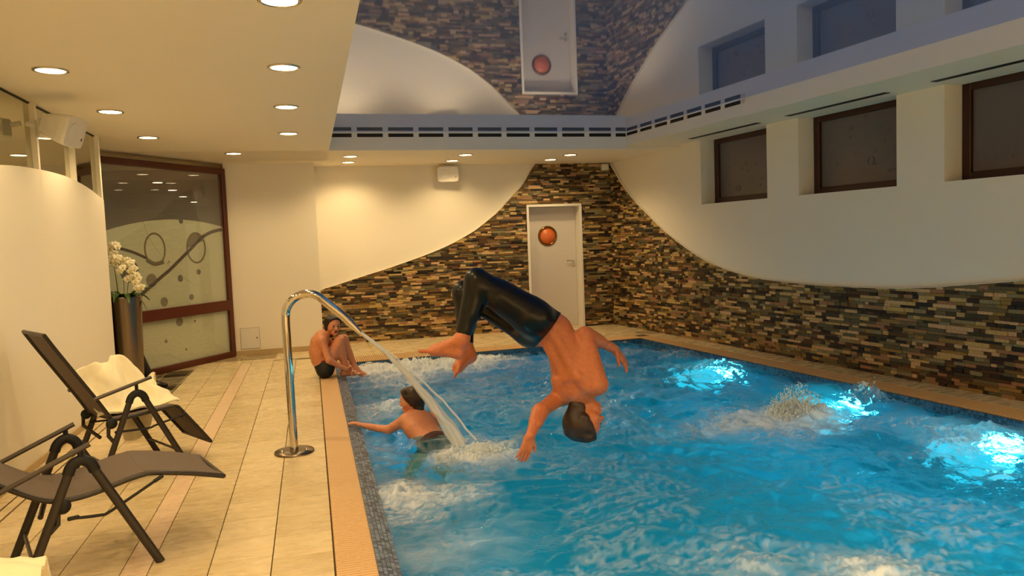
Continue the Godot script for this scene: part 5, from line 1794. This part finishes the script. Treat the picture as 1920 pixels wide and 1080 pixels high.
func build_sitting_boy():
	var o := Vector3(0.10, 0.0, -9.02)
	var t := thing("person", "dark-haired boy in black trunks sitting on the pool edge hugging his knees", "person", o)
	var J := {"pel": Vector3(0.0, 0.105, 0), "waist": Vector3(-0.055, 0.22, 0), "mid": Vector3(-0.07, 0.32, 0), "chest": Vector3(-0.045, 0.42, 0), "upc": Vector3(-0.01, 0.485, 0), "neck": Vector3(0.055, 0.535, 0.01),
		"kneeN": Vector3(0.185, 0.435, 0.075), "kneeF": Vector3(0.235, 0.42, -0.10), "ankN": Vector3(0.235, 0.055, 0.05), "ankF": Vector3(0.355, 0.055, -0.09),
		"shN": Vector3(-0.015, 0.455, 0.135), "shF": Vector3(0.02, 0.46, -0.14), "elN": Vector3(0.045, 0.225, 0.20), "elF": Vector3(0.16, 0.24, -0.20), "wrN": Vector3(0.235, 0.095, 0.135), "wrF": Vector3(0.29, 0.10, 0.04)}
	var z := Vector3(0, 0, 1)
	var b := [
		bone(J.pel, J.waist, 0.100, 0.088, 0.05, z, 1.35), bone(J.waist, J.mid, 0.086, 0.088, 0.06, z, 1.35), bone(J.mid, J.chest, 0.090, 0.090, 0.06, z, 1.45), bone(J.chest, J.upc, 0.088, 0.070, 0.06, z, 1.5),
		bone(J.upc, J.neck, 0.052, 0.046, 0.04), bone(J.upc, J.shN, 0.052, 0.051, 0.05), bone(J.upc, J.shF, 0.052, 0.051, 0.05),
		bone(J.shN, J.elN, 0.047, 0.037, 0.03), bone(J.elN, J.wrN, 0.037, 0.024, 0.02), bone(J.shF, J.elF, 0.047, 0.037, 0.03), bone(J.elF, J.wrF, 0.037, 0.024, 0.02),
		bone(J.pel + Vector3(0.0, -0.005, 0.075), J.kneeN, 0.088, 0.057, 0.04), bone(J.pel + Vector3(0.0, -0.005, -0.075), J.kneeF, 0.088, 0.057, 0.04),
		bone(J.kneeN, J.ankN, 0.052, 0.034, 0.03), bone(J.kneeF, J.ankF, 0.052, 0.034, 0.03),
		bone(J.kneeN.lerp(J.ankN, 0.15) + Vector3(-0.03, 0, 0), J.kneeN.lerp(J.ankN, 0.5) + Vector3(-0.022, 0, 0), 0.048, 0.040, 0.04), bone(J.kneeF.lerp(J.ankF, 0.15) + Vector3(-0.03, 0, 0), J.kneeF.lerp(J.ankF, 0.5) + Vector3(-0.022, 0, 0), 0.048, 0.040, 0.04)]
	b.append_array(foot_bones(J.ankN, Vector3(0.205, 0.034, 0.05), Vector3(0.34, 0.027, 0.075), Vector3(0.405, 0.018, 0.085), Vector3(0.05, -1, 0), 0.95))
	b.append_array(foot_bones(J.ankF, Vector3(0.335, 0.03, -0.09), Vector3(0.455, -0.035, -0.08), Vector3(0.515, -0.07, -0.075), Vector3(-0.4, -1, 0), 0.95))
	var body := obj("body", skin_mesh(b, 0.0105), M.skin, t)
	var h := hand_bones(J.wrN, Vector3(0.75, -0.45, -0.55), Vector3(-0.3, 0.0, -1), Vector3(0, 1, 0), 0.165, 0.5)
	obj("hand", skin_mesh(h, 0.005), M.skin, body)
	h = hand_bones(J.wrF, Vector3(0.25, -0.40, 0.75), Vector3(-0.9, -0.2, 0.2), Vector3(0, 1, 0), 0.165, 0.5)
	obj("hand", skin_mesh(h, 0.005), M.skin, body)
	var hc := Vector3(0.115, 0.605, 0.035)
	var up := Vector3(0.05, 0.98, 0.06)
	var fwd := Vector3(0.38, 0.06, 0.92)
	h = head_bones(hc, up, fwd, 0.97)
	h.append(bone(J.neck, hc + Vector3(-0.012, -0.05, -0.015), 0.046, 0.048, 0.03))
	var head := obj("head", skin_mesh(h, 0.005), M.skin, body)
	obj("hair", hair_mesh(hc, up, fwd, 0.97, -0.10, 0.013), M.hair, head)
	face_parts(head, hc, up, fwd, 0.97)
	var hips := [b[0], b[11], b[12]]
	obj("trunks", skin_mesh(hips, 0.010, [[Vector3(-0.045, 0.205, 0), Vector3(-0.25, 1, 0).normalized()], [Vector3(0.075, 0.2, 0), Vector3(1, 0.55, 0).normalized()], [Vector3(0, 0.002, 0), Vector3(0, -1, 0)]], 0.008), M.trunks, body)
	obj("waistband", skin_mesh(hips, 0.007, [[Vector3(-0.045, 0.218, 0), Vector3(-0.25, 1, 0).normalized()], [Vector3(-0.045, 0.200, 0), Vector3(0.25, -1, 0).normalized()], [Vector3(0.06, 0.2, 0), Vector3(1, 0.2, 0).normalized()]], 0.0105), M.red, body)

func build_swimmer():
	var t := thing("person", "wet-haired boy seen from behind swimming to the mosaic pool edge, one hand on it", "person")
	var J := {"neck": Vector3(0.790, 0.105, -6.285), "upc": Vector3(0.800, 0.065, -6.255), "chest": Vector3(0.815, 0.0, -6.215), "mid": Vector3(0.850, -0.06, -6.17), "waist": Vector3(0.890, -0.10, -6.10), "pel": Vector3(0.935, -0.125, -6.02),
		"shN": Vector3(0.700, 0.055, -6.225), "shF": Vector3(0.890, 0.030, -6.315), "elN": Vector3(0.560, -0.035, -6.325), "wrN": Vector3(0.378, -0.005, -6.435), "elF": Vector3(0.985, -0.03, -6.39), "wrF": Vector3(0.975, 0.075, -6.50),
		"kneeN": Vector3(0.72, -0.24, -5.72), "kneeF": Vector3(0.93, -0.42, -5.68), "ankN": Vector3(0.62, -0.30, -5.42), "ankF": Vector3(0.86, -0.62, -5.42)}
	var side := Vector3(0.88, -0.1, -0.42)
	var b := [
		bone(J.pel, J.waist, 0.100, 0.086, 0.05, side, 1.3), bone(J.waist, J.mid, 0.084, 0.088, 0.06, side, 1.35), bone(J.mid, J.chest, 0.090, 0.092, 0.06, side, 1.42), bone(J.chest, J.upc, 0.090, 0.070, 0.06, side, 1.5),
		bone(J.upc, J.neck, 0.054, 0.047, 0.04), bone(J.upc, J.shN, 0.054, 0.052, 0.05), bone(J.upc, J.shF, 0.054, 0.052, 0.05),
		bone(J.shN, J.elN, 0.048, 0.038, 0.03), bone(J.elN, J.wrN, 0.038, 0.024, 0.02), bone(J.shF, J.elF, 0.048, 0.038, 0.03), bone(J.elF, J.wrF, 0.037, 0.025, 0.02),
		bone(J.pel + Vector3(-0.07, 0, 0.02), J.kneeN, 0.088, 0.056, 0.04), bone(J.pel + Vector3(0.06, -0.02, 0), J.kneeF, 0.088, 0.056, 0.04), bone(J.kneeN, J.ankN, 0.052, 0.034, 0.03), bone(J.kneeF, J.ankF, 0.052, 0.034, 0.03)]
	b.append_array(foot_bones(J.ankN, J.ankN + Vector3(0.0, 0.04, 0.03), J.ankN + Vector3(-0.02, -0.05, 0.10), J.ankN + Vector3(-0.03, -0.08, 0.15), Vector3(0, 0.8, 0.6), 0.95))
	b.append_array(foot_bones(J.ankF, J.ankF + Vector3(0.0, 0.04, 0.03), J.ankF + Vector3(-0.02, -0.05, 0.10), J.ankF + Vector3(-0.03, -0.08, 0.15), Vector3(0, 0.8, 0.6), 0.95))
	var body := obj("body", skin_mesh(b, 0.0105), M.skin, t)
	var h := [bone(J.elN.lerp(J.wrN, 0.7), J.wrN, 0.029, 0.024, 0.02)]
	h.append_array(hand_bones(J.wrN, Vector3(-0.75, 0.25, -0.25), Vector3(-0.2, -1, 0), Vector3(0, 0, -1), 0.16, 0.35))
	obj("hand", skin_mesh(h, 0.0045), M.skin, body)
	h = hand_bones(J.wrF, Vector3(-0.1, 0.8, -0.2), Vector3(-0.6, 0.0, -0.5), Vector3(-1, 0, 0.3), 0.155, 0.4)
	obj("hand", skin_mesh(h, 0.005), M.skin, body)
	var hc := Vector3(0.772, 0.205, -6.30)
	var up := Vector3(-0.05, 0.97, -0.16)
	var fwd := Vector3(-0.88, -0.08, -0.45)
	h = head_bones(hc, up, fwd, 0.96)
	h.append(bone(J.neck, hc + Vector3(0.01, -0.05, 0.01), 0.047, 0.048, 0.03))
	var head := obj("head", skin_mesh(h, 0.005), M.skin, body)
	obj("hair", hair_mesh(hc, up, fwd, 0.96, -0.07, 0.009), M.brown_hair, head)
	face_parts(head, hc, up, fwd, 0.96)
	var hips := [b[0], b[11], b[12]]
	obj("trunks", skin_mesh(hips, 0.011, [[J.pel.lerp(J.waist, 0.75), (J.waist - J.pel).normalized()], [J.pel.lerp(J.kneeN, 0.75), (J.kneeN - J.pel).normalized()]], 0.010), M.maroon, body)
